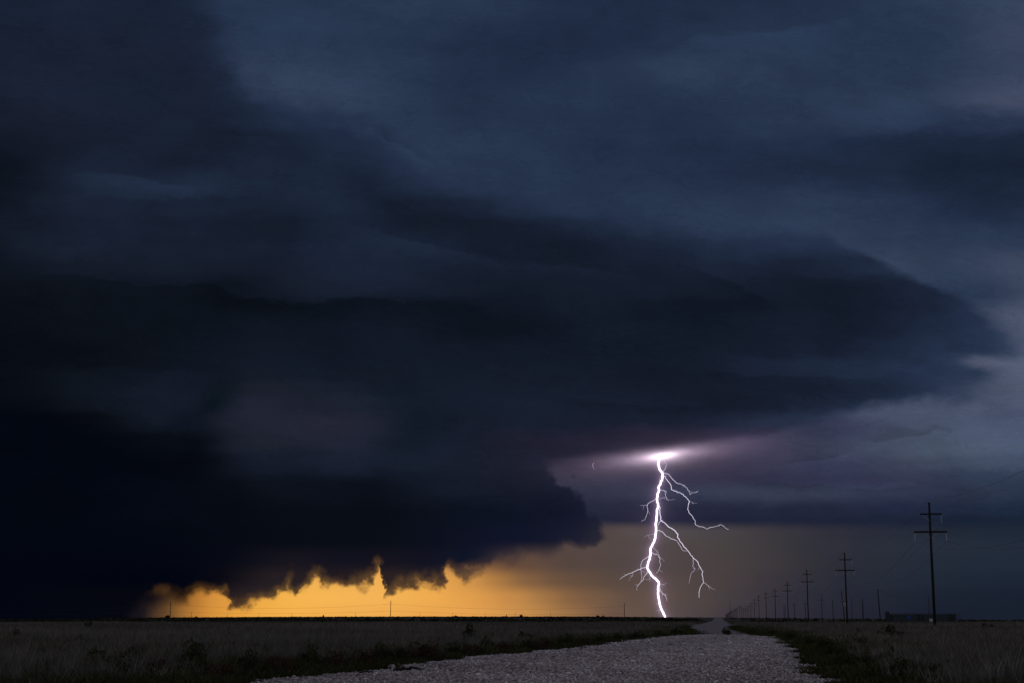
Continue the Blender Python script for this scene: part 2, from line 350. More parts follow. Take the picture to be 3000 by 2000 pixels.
# a fine horizontal grain over all cloud
streak = wnoise(wcomb(wm('MULTIPLY', P, 0.35), wm('ADD', Q, wm('MULTIPLY', P, 0.12))), 40, 8, 0.6, 4.4)
lump = wnoise(fv, 22, 6, 0.55, 6.6)
flow = wnoise(wcomb(wm('ADD', wm('MULTIPLY', P, 0.3), nB1), wm('ADD', wm('MULTIPLY_ADD', P, 0.28, Q), wm('MULTIPLY', nB2, 0.06))), 55, 8, 0.62, 2.9)
tex = wm('ADD', wm('MULTIPLY', wm('SUBTRACT', streak, 0.5), 0.6), wm('MULTIPLY', wm('SUBTRACT', lump, 0.5), 0.5))
tex = wm('ADD', tex, wm('MULTIPLY', wm('SUBTRACT', flow, 0.5), 0.6))
tex = wm('MULTIPLY', tex, wrange(Q, qrow(1600), qrow(1480), 0.12, 1.0))
tex = wm('ADD', tex, 1.0)
LEDGES = [  # layered shelves: crest line, strength (light above if > 0), edge softness, depth
    ([(0, 792), (250, 812), (440, 846), (520, 842), (610, 832), (700, 858), (850, 880), (1000, 874), (1150, 880), (1300, 890), (1500, 906)], 0.20, 7, 70),
    ([(900, 622), (1050, 668), (1200, 704), (1350, 732), (1500, 760), (1750, 786), (1850, 802), (1990, 856)], -0.17, 8, 42),
    ([(1980, 758), (2100, 800), (2200, 852), (2300, 912)], 0.16, 9, 60),
    ([(170, 530), (300, 506), (400, 520), (520, 546), (640, 556)], -0.16, 9, 34),
    ([(240, 588), (450, 574), (650, 573), (800, 590)], 0.14, 9, 40),
    ([(1950, 1098), (2200, 1094), (2400, 1104), (2620, 1122)], 0.16, 8, 40),
    ([(2380, 424), (2468, 408), (2638, 391), (2765, 361), (3000, 340), (3100, 335)], 0.09, 10, 80),
    ([(1900, 205), (1990, 130), (2150, 96), (2430, 76), (2560, 40)], -0.14, 12, 60),
    ([(1000, 372), (1080, 376), (1150, 418), (1300, 500)], -0.16, 9, 30),
    ([(620, 402), (760, 404), (860, 420)], -0.14, 7, 20),
    ([(1560, 1150), (1750, 1180), (1950, 1190), (2150, 1180)], 0.14, 10, 50),
    ([(2280, 1356), (2380, 1340), (2470, 1326), (2520, 1312)], -0.18, 5, 26),
    ([(2480, 1304), (2600, 1288), (2750, 1262), (2850, 1250)], -0.14, 6, 24),
    ([(2100, 1404), (2350, 1412), (2560, 1424), (2800, 1400)], 0.14, 8, 40),
    ([(2560, 1235), (2680, 1244), (2800, 1238)], 0.07, 9, 26),
]
ledge_n = wm('MULTIPLY', wm('ADD', nB2, wm('MULTIPLY', nB3, 0.9)), 70 * PX)
for pts, amp, soft, depth in LEDGES:
    xs_ = [p_[0] for p_ in pts]
    dl = wm('SUBTRACT', wm('ADD', Q, ledge_n), curve(P, pts, False, xs_[0] - 20, xs_[-1] + 20))
    sgn = wrange(dl, -soft * PX, soft * PX, -amp, amp)
    fall = wm('POWER', 2.718, wm('MULTIPLY', wm('ABSOLUTE', dl), -1 / (depth * PX)))
    pa_, pb2 = pq(xs_[0], pts[0][1])[0], pq(xs_[-1], pts[-1][1])[0]
    ends = wm('MULTIPLY', wrange(P, pa_, pa_ + 0.3 * (pb2 - pa_)), wrange(P, pb2 - 0.3 * (pb2 - pa_), pb2, 1.0, 0.0))
    tex = wm('MULTIPLY_ADD', wm('MULTIPLY', sgn, fall), ends, tex)
tex = wm('MULTIPLY', tex, wrange(Q, qrow(1560), qrow(900), 1.0, 0.95))
sky_col = wmix(mask, back, storm)
vt = wt.nodes.new('ShaderNodeVectorMath')
vt.operation = 'SCALE'
wt.links.new(sky_col, vt.inputs[0])
wt.links.new(tex, vt.inputs[3])
glow_mask = wm('MULTIPLY_ADD', mask, -0.55, 1.0)
acc = vt.outputs[0]
fold = wm('MULTIPLY_ADD', wnoise(wcomb(wm('MULTIPLY', P, 0.5), wm('MULTIPLY', Q, 1.6)), 95, 6, 0.6, 1.9), 1.8, 0.1)
g_core = gauss(40, 9, 11)
g_mid = wm('MULTIPLY', gauss(165, 22, 24, -2.2), fold)
g_wide = wm('MULTIPLY', gauss(260, 38, 50, -2.0), fold)
# lens bloom round the channel, painted into the sky colour as a halo
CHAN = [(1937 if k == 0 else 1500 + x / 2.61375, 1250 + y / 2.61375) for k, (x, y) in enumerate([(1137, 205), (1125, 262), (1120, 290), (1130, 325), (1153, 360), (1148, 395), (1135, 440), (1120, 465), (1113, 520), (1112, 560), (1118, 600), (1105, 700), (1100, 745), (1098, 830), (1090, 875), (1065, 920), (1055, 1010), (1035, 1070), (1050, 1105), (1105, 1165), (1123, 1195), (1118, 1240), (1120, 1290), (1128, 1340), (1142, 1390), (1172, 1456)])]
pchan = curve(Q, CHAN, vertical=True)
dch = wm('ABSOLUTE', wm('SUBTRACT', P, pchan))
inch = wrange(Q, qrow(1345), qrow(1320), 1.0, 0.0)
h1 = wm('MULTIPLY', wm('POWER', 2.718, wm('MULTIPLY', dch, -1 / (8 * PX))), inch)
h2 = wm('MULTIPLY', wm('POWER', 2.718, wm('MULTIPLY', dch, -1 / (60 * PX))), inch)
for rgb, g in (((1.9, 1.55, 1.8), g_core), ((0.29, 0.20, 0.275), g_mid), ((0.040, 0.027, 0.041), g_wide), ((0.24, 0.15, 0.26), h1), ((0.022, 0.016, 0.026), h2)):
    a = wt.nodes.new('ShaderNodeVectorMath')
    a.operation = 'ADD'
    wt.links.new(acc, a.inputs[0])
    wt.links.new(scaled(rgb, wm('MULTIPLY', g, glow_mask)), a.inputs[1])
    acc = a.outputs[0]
mx = wt.nodes.new('ShaderNodeVectorMath')
mx.operation = 'MAXIMUM'
wt.links.new(acc, mx.inputs[0])
mx.inputs[1].default_value = (0.0003, 0.0005, 0.001)

bg_storm = wt.nodes.new('ShaderNodeBackground')
wt.links.new(mx.outputs[0], bg_storm.inputs[0])
bg_storm.inputs[1].default_value = 1.0
nishita = wt.nodes.new('ShaderNodeTexSky')
nishita.sky_type = 'NISHITA'
nishita.sun_disc = False
nishita.sun_elevation = SUN_ELEV
nishita.sun_rotation = SUN_AZ
nishita.dust_density = 2.0
bg_open = wt.nodes.new('ShaderNodeBackground')
wt.links.new(wmix(1.0, nishita.outputs[0], (1.38, 0.98, 1.02, 1.0), 'MULTIPLY'), bg_open.inputs[0])   # pinkish tint added to the open sky to warm the ground light
bg_open.inputs[1].default_value = REAR_SKY_STRENGTH
mixs = wt.nodes.new('ShaderNodeMixShader')
wt.links.new(wrange(DY, 0.80, 0.10), mixs.inputs[0])
wt.links.new(bg_storm.outputs[0], mixs.inputs[1])
wt.links.new(bg_open.outputs[0], mixs.inputs[2])
wo = wt.nodes.new('ShaderNodeOutputWorld')
wt.links.new(mixs.outputs[0], wo.inputs[0])
world.cycles.sampling_method = 'MANUAL'
world.cycles.sample_map_resolution = 512

# ------------------------------------------------------------------ sun (nearly gone)
sd = bpy.data.lights.new('sun', 'SUN')
sd.energy = SUN_STRENGTH
sd.angle = R(12.0)
sd.color = (1.0, 0.72, 0.42)
sun = bpy.data.objects.new('sun', sd)
C.objects.link(sun)
to_sun = Vector((math.sin(SUN_AZ) * math.cos(SUN_ELEV), math.cos(SUN_AZ) * math.cos(SUN_ELEV), math.sin(SUN_ELEV)))
sun.rotation_euler = to_sun.to_track_quat('Z', 'Y').to_euler()
sun.location = (0, 0, 60)


# ================================================================== helpers
def interp(x, xs, ys):
    return np.interp(x, xs, ys)


RISE_X = [-1500, 0, 200, 400, 800, 1144, 1700, 2000, 2300, 2600, 3000, 4500]
RISE_V = [-1.0, -1.0, 2.0, 4.5, 7.0, 8.0, 8.0, 6.0, 4.0, 1.5, -2.5, -3.0]


def terrain_z(x, y):
    x, y = np.asarray(x, float), np.asarray(y, float)
    d = np.hypot(x, y)
    X = 1500 + 1.0163 * FPX * x / np.maximum(y, 0.3 * d + 1e-6)
    r = np.interp(X, RISE_X, RISE_V) / FPX
    r = np.where(y > 0, r, 0.0)
    t = np.clip((d - 330) / 900, 0, 1)
    t = t * t * (3 - 2 * t)
    return r * np.minimum(d, 4200.0) * t


def at(X, Y, depth):
    d = ray(X, Y)
    return Vector((0, 0, CAM_H)) + d * (depth / d.y)


def foot(X, depth):
    p = at(X, 1812, depth)
    return Vector((p.x, depth, float(terrain_z(p.x, depth))))


def gnd(X, Y):
    d = ray(X, Y)
    t = -CAM_H / d.z
    return Vector((d.x * t, d.y * t, 0.0))


def link(o, parent=None):
    C.objects.link(o)
    if parent is not None:
        o.parent = parent
    return o


def tag(o, label=None, cat=None, group=None, kind=None):
    if label:
        o['label'] = label
    if cat:
        o['category'] = cat
    if group:
        o['group'] = group
    if kind:
        o['kind'] = kind
    return o


def empty(name, loc, rz=0.0):
    o = bpy.data.objects.new(name, None)
    o.empty_display_size = 0.3
    o.location = loc
    o.rotation_euler = (0, 0, rz)
    return link(o)


class MB:
    """Collects simple solids and links them as one mesh object."""

    def __init__(self):
        self.v, self.f = [], []

    def add(self, vs, fs):
        b = len(self.v)
        self.v += [tuple(p) for p in vs]
        self.f += [tuple(b + i for i in f) for f in fs]

    def box(self, c, s, rot=None):
        c = Vector(c)
        pts = []
        for x in (-.5, .5):
            for y in (-.5, .5):
                for z in (-.5, .5):
                    p = Vector((x * s[0], y * s[1], z * s[2]))
                    if rot is not None:
                        p = rot @ p
                    pts.append(c + p)
        self.add(pts, [(0, 1, 3, 2), (4, 6, 7, 5), (0, 4, 5, 1), (2, 3, 7, 6), (0, 2, 6, 4), (1, 5, 7, 3)])

    def bar(self, a, b, w, h):
        a, b = Vector(a), Vector(b)
        d = b - a
        q = d.to_track_quat('X', 'Z').to_matrix()
        self.box((a + b) / 2, (d.length, w, h), q)

    def tube(self, pts, rad, n=8, caps=True):
        pts = [Vector(p) for p in pts]
        base = len(self.v)
        up = None
        for i, p in enumerate(pts):
            if i == 0:
                t = pts[1] - p
            elif i == len(pts) - 1:
                t = p - pts[i - 1]
            else:
                t = pts[i + 1] - pts[i - 1]
            t.normalize()
            if up is None:
                up = t.orthogonal().normalized()
            up = (up - t * up.dot(t))
            if up.length < 1e-6:
                up = t.orthogonal()
            up.normalize()
            s = t.cross(up)
            r = rad[i] if isinstance(rad, (list, tuple)) else rad
            for k in range(n):
                a = 2 * math.pi * k / n
                self.v.append(tuple(p + (up * math.cos(a) + s * math.sin(a)) * r))
        for i in range(len(pts) - 1):
            for k in range(n):
                a = base + i * n + k
                b = base + i * n + (k + 1) % n
                self.f.append((a, b, b + n, a + n))
        if caps:
            self.f.append(tuple(base + k for k in range(n))[::-1])
            e = base + (len(pts) - 1) * n
            self.f.append(tuple(e + k for k in range(n)))

    def mesh(self, name, mat, smooth=False):
        me = bpy.data.meshes.new(name)
        me.from_pydata(self.v, [], self.f)
        me.materials.append(mat)
        if smooth:
            me.polygons.foreach_set('use_smooth', [True] * len(me.polygons))
        me.update()
        return me

    def build(self, name, mat, parent=None, smooth=False):
        return link(bpy.data.objects.new(name, self.mesh(name, mat, smooth)), parent)


def raw_mesh(name, verts, quads, tris, mat, tint=None):
    """Large meshes straight from numpy arrays."""
    me = bpy.data.meshes.new(name)
    nq, ntr = (0 if quads is None else len(quads)), (0 if tris is None else len(tris))
    me.vertices.add(len(verts))
    me.vertices.foreach_set('co', np.ascontiguousarray(verts, dtype=np.float32).ravel())
    idx, tot = [], []
    if nq:
        idx.append(np.asarray(quads, np.int32).ravel())
        tot.append(np.full(nq, 4, np.int32))
    if ntr:
        idx.append(np.asarray(tris, np.int32).ravel())
        tot.append(np.full(ntr, 3, np.int32))
    idx, tot = np.concatenate(idx), np.concatenate(tot)
    me.loops.add(len(idx))
    me.loops.foreach_set('vertex_index', idx)
    me.polygons.add(len(tot))
    start = np.concatenate([[0], np.cumsum(tot)[:-1]]).astype(np.int32)
    me.polygons.foreach_set('loop_start', start)
    me.polygons.foreach_set('loop_total', tot)
    me.materials.append(mat)
    me.update(calc_edges=True)
    if tint is not None:
        at_ = me.attributes.new('tint', 'FLOAT', 'POINT')
        at_.data.foreach_set('value', np.asarray(tint, np.float32))
    return me


# ------------------------------------------------------------------ materials
def mat_new(name):
    m = bpy.data.materials.new(name)
    m.use_nodes = True
    nt = m.node_tree
    b = nt.nodes['Principled BSDF']
    b.inputs['Specular IOR Level'].default_value = 0.25
    return m, nt, b


def nnoise(nt, scale, detail=4.0, rough=0.55, vec=None):
    n = nt.nodes.new('ShaderNodeTexNoise')
    n.inputs['Scale'].default_value = scale
    n.inputs['Detail'].default_value = detail
    n.inputs['Roughness'].default_value = rough
    if vec is None:
        t = nt.nodes.new('ShaderNodeTexCoord')
        vec = t.outputs['Object']
    nt.links.new(vec, n.inputs['Vector'])
    return n.outputs['Fac']


def nramp(nt, fac, stops):
    n = nt.nodes.new('ShaderNodeValToRGB')
    while len(n.color_ramp.elements) < len(stops):
        n.color_ramp.elements.new(0.5)
    for e, (p, c) in zip(n.color_ramp.elements, stops):
        e.position = p
        e.color = (*c, 1)
    nt.links.new(fac, n.inputs[0])
    return n.outputs[0]


def nmix(nt, f, a, b, mode='MIX'):
    n = nt.nodes.new('ShaderNodeMix')
    n.data_type = 'RGBA'
    n.blend_type = mode
    for v, i in ((f, 0), (a, 6), (b, 7)):
        if isinstance(v, bpy.types.NodeSocket):
            nt.links.new(v, n.inputs[i])
        else:
            n.inputs[i].default_value = v if i == 0 else (*v, 1)
    return n.outputs[2]


def bump(nt, b, h, strength, dist):
    n = nt.nodes.new('ShaderNodeBump')
    n.inputs['Strength'].default_value = strength
    n.inputs['Distance'].default_value = dist
    nt.links.new(h, n.inputs['Height'])
    nt.links.new(n.outputs[0], b.inputs['Normal'])


def simple_mat(name, c0, c1, scale=3.0, rough=0.85, bstr=0.0, metallic=0.0):
    m, nt, b = mat_new(name)
    f = nnoise(nt, scale)
    nt.links.new(nramp(nt, f, [(0.3, c0), (0.7, c1)]), b.inputs['Base Color'])
    b.inputs['Roughness'].default_value = rough
    b.inputs['Metallic'].default_value = metallic
    if bstr:
        bump(nt, b, f, bstr, 0.02)
    return m


def wood_mat(name, c0, c1):
    m, nt, b = mat_new(name)
    t = nt.nodes.new('ShaderNodeTexCoord')
    mp = nt.nodes.new('ShaderNodeMapping')
    mp.inputs['Scale'].default_value = (9, 9, 0.5)
    nt.links.new(t.outputs['Object'], mp.inputs[0])
    f = nnoise(nt, 2.0, 6, 0.6, mp.outputs[0])
    nt.links.new(nramp(nt, f, [(0.3, c0), (0.7, c1)]), b.inputs['Base Color'])
    b.inputs['Roughness'].default_value = 0.9
    bump(nt, b, f, 0.4, 0.02)
    return m


def blade_mat(name, c0, c1, c2, patch=0.35):
    """Leaves and grass blades: colour differs blade by blade and in broad patches."""
    m, nt, b = mat_new(name)
    a = nt.nodes.new('ShaderNodeAttribute')
    a.attribute_name = 'tint'
    col = nramp(nt, a.outputs['Fac'], [(0.0, c0), (0.55, c1), (1.0, c2)])
    pf = nnoise(nt, 0.12, 4)
    col = nmix(nt, nramp(nt, pf, [(0.38, (0, 0, 0)), (0.62, (patch, patch, patch))]), col, c0)
    nt.links.new(col, b.inputs['Base Color'])
    b.inputs['Roughness'].default_value = 0.8
    b.inputs['Specular IOR Level'].default_value = 0.1
    return m


M_POLE = wood_mat('pole wood', (0.007, 0.005, 0.0045), (0.018, 0.012, 0.009))
M_POLE_RED = wood_mat('reddish pole wood', (0.026, 0.012, 0.007), (0.055, 0.025, 0.015))
M_METAL = simple_mat('galvanised metal', (0.16, 0.17, 0.18), (0.26, 0.27, 0.28), 8, 0.55, 0, 0.6)
M_GLASS = simple_mat('porcelain', (0.34, 0.36, 0.40), (0.46, 0.48, 0.52), 20, 0.3)
M_WIRE = simple_mat('wire', (0.02, 0.02, 0.02), (0.04, 0.04, 0.04), 2, 0.6)
M_SHED = simple_mat('painted steel', (0.012, 0.020, 0.024), (0.026, 0.040, 0.046), 1.2, 0.7, 0.1)
M_SHED_D = simple_mat('dark painted steel', (0.008, 0.011, 0.014), (0.016, 0.020, 0.023), 1.2, 0.7, 0.1)
M_BLUE = simple_mat('blue paint', (0.008, 0.028, 0.15), (0.012, 0.040, 0.20), 2, 0.6)
M_PALE = simple_mat('pale paint', (0.22, 0.23, 0.27), (0.32, 0.33, 0.37), 2, 0.6)
M_BARK = simple_mat('charred wood', (0.006, 0.005, 0.005), (0.022, 0.017, 0.014), 14, 0.95, 0.6)
M_ROCK = simple_mat('limestone', (0.20, 0.185, 0.178), (0.40, 0.375, 0.365), 9, 0.9, 0.5)
M_ROCK_D = simple_mat('dark stone', (0.05, 0.045, 0.045), (0.12, 0.11, 0.11), 9, 0.9, 0.5)
M_GRASS = blade_mat('dry grass', (0.044, 0.041, 0.032), (0.110, 0.104, 0.086), (0.205, 0.195, 0.168), 0.7)
M_WEED = blade_mat('green weeds', (0.012, 0.015, 0.004), (0.034, 0.038, 0.010), (0.062, 0.062, 0.022), 0.5)
M_OLIVE = blade_mat('olive leaves', (0.010, 0.013, 0.004), (0.026, 0.030, 0.010), (0.055, 0.055, 0.022), 0.2)
M_RUST = blade_mat('rusty leaves', (0.016, 0.010, 0.006), (0.040, 0.026, 0.016), (0.080, 0.052, 0.034), 0.2)
M_LEAF = blade_mat('dark leaves', (0.008, 0.011, 0.006), (0.020, 0.026, 0.013), (0.045, 0.050, 0.026), 0.2)
M_SCRUB = blade_mat('scrub leaves', (0.006, 0.007, 0.004), (0.014, 0.015, 0.008), (0.028, 0.028, 0.016), 0.3)
M_STEM = simple_mat('stems', (0.018, 0.013, 0.009), (0.040, 0.030, 0.020), 20)


def emission_mat(name, core, rim, strength):
    m = bpy.data.materials.new(name)
    m.use_nodes = True
    nt = m.node_tree
    nt.nodes.clear()
    lw = nt.nodes.new('ShaderNodeLayerWeight')
    lw.inputs[0].default_value = 0.35
    col = nmix(nt, lw.outputs['Facing'], core, rim)
    e = nt.nodes.new('ShaderNodeEmission')
    nt.links.new(col, e.inputs[0])
    e.inputs[1].default_value = strength
    o = nt.nodes.new('ShaderNodeOutputMaterial')
    nt.links.new(e.outputs[0], o.inputs[0])
    return m


M_BOLT = emission_mat('lightning channel', (1.0, 0.95, 1.0), (0.72, 0.45, 0.74), 2.6)
M_BRANCH = emission_mat('lightning branch', (0.92, 0.86, 1.0), (0.62, 0.52, 0.85), 1.05)
M_BRANCH_DIM = emission_mat('faint lightning branch', (0.85, 0.76, 0.95), (0.6, 0.5, 0.8), 0.75)

# ground: dry grassland, dark scrub far out
m, nt, b = mat_new('prairie soil')
tcn = nt.nodes.new('ShaderNodeTexCoord')
sp = nt.nodes.new('ShaderNodeSeparateXYZ')
nt.links.new(tcn.outputs['Object'], sp.inputs[0])
f1 = nnoise(nt, 0.05, 6, 0.6)
f2 = nnoise(nt, 2.5, 6, 0.65)
dry = nramp(nt, f2, [(0.3, (0.030, 0.027, 0.024)), (0.7, (0.085, 0.078, 0.072))])
green = nramp(nt, f2, [(0.3, (0.016, 0.017, 0.009)), (0.7, (0.045, 0.045, 0.026))])
col = nmix(nt, nramp(nt, f1, [(0.45, (0, 0, 0)), (0.62, (0.8, 0.8, 0.8))]), dry, green)
mr = nt.nodes.new('ShaderNodeMapRange')
mr.interpolation_type = 'SMOOTHSTEP'
fy = nt.nodes.new('ShaderNodeMath')
fy.operation = 'MULTIPLY_ADD'
nt.links.new(nnoise(nt, 0.012, 5), fy.inputs[0])
fy.inputs[1].default_value = 260.0
nt.links.new(sp.outputs[1], fy.inputs[2])
nt.links.new(fy.outputs[0], mr.inputs[0])
mr.inputs[1].default_value = 430.0
mr.inputs[2].default_value = 560.0
mr2 = nt.nodes.new('ShaderNodeMapRange')
mr2.interpolation_type = 'SMOOTHSTEP'
nt.links.new(sp.outputs[0], mr2.inputs[0])
mr2.inputs[1].default_value = 60.0
mr2.inputs[2].default_value = 190.0
mr2.inputs[3].default_value = 1.0
mr2.inputs[4].default_value = 0.35
mm = nt.nodes.new('ShaderNodeMath')
mm.operation = 'MULTIPLY'
nt.links.new(mr.outputs[0], mm.inputs[0])
nt.links.new(mr2.outputs[0], mm.inputs[1])
scrub = nramp(nt, nnoise(nt, 0.02, 7, 0.7), [(0.35, (0.010, 0.011, 0.007)), (0.7, (0.030, 0.030, 0.022))])
col = nmix(nt, mm.outputs[0], col, scrub)
nt.links.new(col, b.inputs['Base Color'])
b.inputs['Roughness'].default_value = 0.95
bump(nt, b, f2, 0.6, 0.08)
M_GROUND = m

# gravel road
m, nt, b = mat_new('crushed limestone')
tcn = nt.nodes.new('ShaderNodeTexCoord')
vo = nt.nodes.new('ShaderNodeTexVoronoi')
vo.inputs['Scale'].default_value = 22.0
nt.links.new(tcn.outputs['Object'], vo.inputs['Vector'])
hs = nt.nodes.new('ShaderNodeSeparateColor')
nt.links.new(vo.outputs['Color'], hs.inputs[0])
stone = nramp(nt, hs.outputs[0], [(0.0, (0.10, 0.085, 0.078)), (0.5, (0.235, 0.20, 0.188)), (1.0, (0.42, 0.365, 0.35))])
dirt = nramp(nt, nnoise(nt, 0.35, 7, 0.65), [(0.35, (0.62, 0.60, 0.60)), (0.65, (1.0, 1.0, 1.0))])
nt.links.new(nmix(nt, 1.0, stone, dirt, 'MULTIPLY'), b.inputs['Base Color'])
b.inputs['Roughness'].default_value = 0.9
bump(nt, b, vo.outputs['Distance'], 0.9, 0.03)
M_ROAD = m
m, nt, b = mat_new('gravel stones')
a = nt.nodes.new('ShaderNodeAttribute')
a.attribute_name = 'tint'
nt.links.new(nramp(nt, a.outputs['Fac'], [(0.0, (0.10, 0.085, 0.078)), (0.45, (0.30, 0.255, 0.24)), (0.85, (0.47, 0.41, 0.39)), (1.0, (0.66, 0.61, 0.59))]), b.inputs['Base Color'])
b.inputs['Roughness'].default_value = 0.9
M_STONES = m

# ================================================================== setting
LEFT = [gnd(X, Y) for X, Y in [(742, 1992), (976, 1973), (1142, 1952), (1338, 1928), (1487, 1916), (1700, 1896), (1819, 1879), (1921, 1868), (2044, 1857.5), (2022, 1848),
                               (2004, 1840), (2040, 1830), (2083, 1821), (2097, 1815.5), (2106, 1813.6)]]
RGT = [gnd(X, Y) for X, Y in [(2478, 2000), (2461, 1993), (2406, 1964), (2389, 1930), (2338, 1893.5), (2291, 1870), (2214, 1859.4), (2159, 1844.6), (2131.5, 1823), (2113, 1815.5), (2110.5, 1813.6)]]
LY, LX = np.array([-20, 8] + [p.y for p in LEFT]), np.array([-10.4, -7.4] + [p.x + (0.15 if p.y < 40 else 0.0) for p in LEFT])
RY, RX = np.array([-20, 8] + [p.y for p in RGT]), np.array([1.5, 3.2] + [p.x for p in RGT])
o_ = np.argsort(LY)
LY, LX = LY[o_], LX[o_]
o_ = np.argsort(RY)
RY, RX = RY[o_], RX[o_]


def road_left(y):
    y = np.asarray(y, float)
    w = 0.22 * np.sin(y * 0.83) + 0.15 * np.sin(y * 2.3 + 1.0) + 0.08 * np.sin(y * 5.1)
    return np.interp(y, LY, LX) + w * np.clip(y / 60, 0.7, 1.5)


def road_right(y):
    y = np.asarray(y, float)
    w = 0.20 * np.sin(y * 0.71 + 2.0) + 0.13 * np.sin(y * 2.7) + 0.07 * np.sin(y * 6.1)
    return np.interp(y, RY, RX) + w * np.clip(y / 60, 0.7, 1.5)


def road_dist(x, y):
    """metres outside the road (negative on it), and the side"""
    dl, dr = road_left(y) - x, x - road_right(y)
    return np.maximum(dl, dr), dl > dr


# ground, one sheet out to the horizon
rings = [0.0] + list(np.geomspace(3.0, 12000.0, 190))
ang = np.concatenate([np.linspace(-180, -32, 38)[:-1], np.linspace(-32, 32, 129)[:-1], np.linspace(32, 180, 38)[:-1]])
vs = [(0, 0, 0)]
for r in rings[1:]:
    x, y = r * np.sin(np.radians(ang)), r * np.cos(np.radians(ang))
    z = terrain_z(x, y)
    vs += list(zip(x, y, z))
na = len(ang)
tris = [(0, 1 + (k + 1) % na, 1 + k) for k in range(na)]
quads = []
for i in range(len(rings) - 2):
    b0, b1 = 1 + i * na, 1 + (i + 1) * na
    for k in range(na):
        k2 = (k + 1) % na
        quads.append((b0 + k, b0 + k2, b1 + k2, b1 + k))
g = link(bpy.data.objects.new('ground', raw_mesh('ground', np.array(vs), quads, tris, M_GROUND)))
tag(g, 'flat dry grassland running out to the horizon', kind='structure')

# gravel road
ys = np.concatenate([np.linspace(-20, 120, 500), np.geomspace(121, 2900, 160)])
nx = 17
vs, quads = [], []
for y in ys:
    xl, xr = float(road_left(y)), float(road_right(y))
    for k in range(nx):
        t = k / (nx - 1)
        x = xl + (xr - xl) * t
        crown = 0.05 * (1 - (2 * t - 1) ** 2) + 0.008
        vs.append((x, y, float(terrain_z(x, y)) + crown + 0.00025 * max(y, 0)))
for i in range(len(ys) - 1):
    for k in range(nx - 1):
        a0 = i * nx + k
        quads.append((a0, a0 + 1, a0 + nx + 1, a0 + nx))
rd = link(bpy.data.objects.new('gravel_road', raw_mesh('gravel_road', np.array(vs), quads, None, M_ROAD)))
tag(rd, 'pale gravel road narrowing towards the horizon', kind='structure')


def crown_z(x, y):
    xl, xr = road_left(y), road_right(y)
    t = np.clip((x - xl) / np.maximum(xr - xl, 0.1), 0, 1)
    return np.where((x > xl) & (x < xr), 0.05 * (1 - (2 * t - 1) ** 2) + 0.008 + 0.00025 * np.maximum(y, 0), 0.0)


def patchy(x, y, s, seed):
    r = np.random.default_rng(seed)
    v = np.zeros_like(x)
    for k in range(6):
        f = s * 1.9 ** (k * 0.7)
        a = r.random() * 6.28
        v += np.sin((x * np.cos(a) + y * np.sin(a)) * f + r.random() * 6.28) / (1 + 0.5 * k)
    return v / 2.2


# loose stones on the road: far too many to count
N = 125000
y = 13 * (95 / 13) ** (rng.random(N) ** 0.8)
xl, xr = road_left(y), road_right(y)
x = xl - 0.12 + (xr - xl + 0.24) * rng.random(N)
keep = np.abs(x) < 0.40 * y + 5
x, y = x[keep], y[keep]
N = len(x)
size = 0.006 + 0.014 * rng.random(N) ** 2.6 + 0.00022 * y
big = rng.random(N) < 0.012
size = np.where(big, size * 2.0, size)
octa = np.array([(1, 0, 0), (-1, 0, 0), (0, 1, 0), (0, -1, 0), (0, 0, 1), (0, 0, -1)], float)
otri = np.array([(0, 2, 4), (2, 1, 4), (1, 3, 4), (3, 0, 4), (2, 0, 5), (1, 2, 5), (3, 1, 5), (0, 3, 5)])
V = np.repeat(octa[None], N, 0) * (0.65 + 0.7 * rng.random((N, 6, 1)))
V[:, :, 2] *= 0.7
V += 0.25 * rng.standard_normal((N, 6, 3))
a = rng.random(N) * 2 * np.pi
ca, sa = np.cos(a)[:, None], np.sin(a)[:, None]
vx = V[:, :, 0] * ca - V[:, :, 1] * sa
vy = V[:, :, 0] * sa + V[:, :, 1] * ca
V = np.stack([vx * size[:, None] * 1.35 + x[:, None], vy * size[:, None] * 1.1 + y[:, None], V[:, :, 2] * size[:, None] + (crown_z(x, y) + size * 0.35)[:, None]], 2)
T = (otri[None] + (np.arange(N) * 6)[:, None, None]).reshape(-1, 3)
tint = np.repeat(np.clip(rng.normal(0.52, 0.30, N) + 0.16 * patchy(x, y * 0.35, 1.1, 31), 0, 1), 6)
gv = link(bpy.data.objects.new('gravel', raw_mesh('gravel', V.reshape(-1, 3), None, T, M_STONES, tint)))
tag(gv, 'loose pale gravel stones strewn over the road', kind='stuff')


# ------------------------------------------------------------------ grass and weeds
def blades(name, x, y, z, h, w, lean, mat, tint):
    n = len(x)
    a = rng.random(n) * 2 * np.pi
    la = rng.random(n) * 2 * np.pi
    wx, wy = np.cos(a) * w, np.sin(a) * w
    lx, ly = np.cos(la) * lean * h, np.sin(la) * lean * h
    V = np.empty((n, 5, 3))
    V[:, 0] = np.stack([x - wx, y - wy, z], 1)
    V[:, 1] = np.stack([x + wx, y + wy, z], 1)
    V[:, 2] = np.stack([x + wx * .75 + lx * .35, y + wy * .75 + ly * .35, z + h * .55], 1)
    V[:, 3] = np.stack([x - wx * .75 + lx * .35, y - wy * .75 + ly * .35, z + h * .55], 1)
    V[:, 4] = np.stack([x + lx, y + ly, z + h], 1)
    base = (np.arange(n) * 5)[:, None]
    quads = base + np.array([[0, 1, 2, 3]])
    tris = base + np.array([[3, 2, 4]])
    return raw_mesh(name, V.reshape(-1, 3), quads, tris, mat, np.repeat(tint, 5))


def field(n, y0, y1, power):
    t = rng.random(n)
    y = y0 * (y1 / y0) ** (t ** power)
    x = (rng.random(n) * 2 - 1) * (0.40 * y + 4)
    return x, y


x, y = field(430000, 14, 130, 0.75)
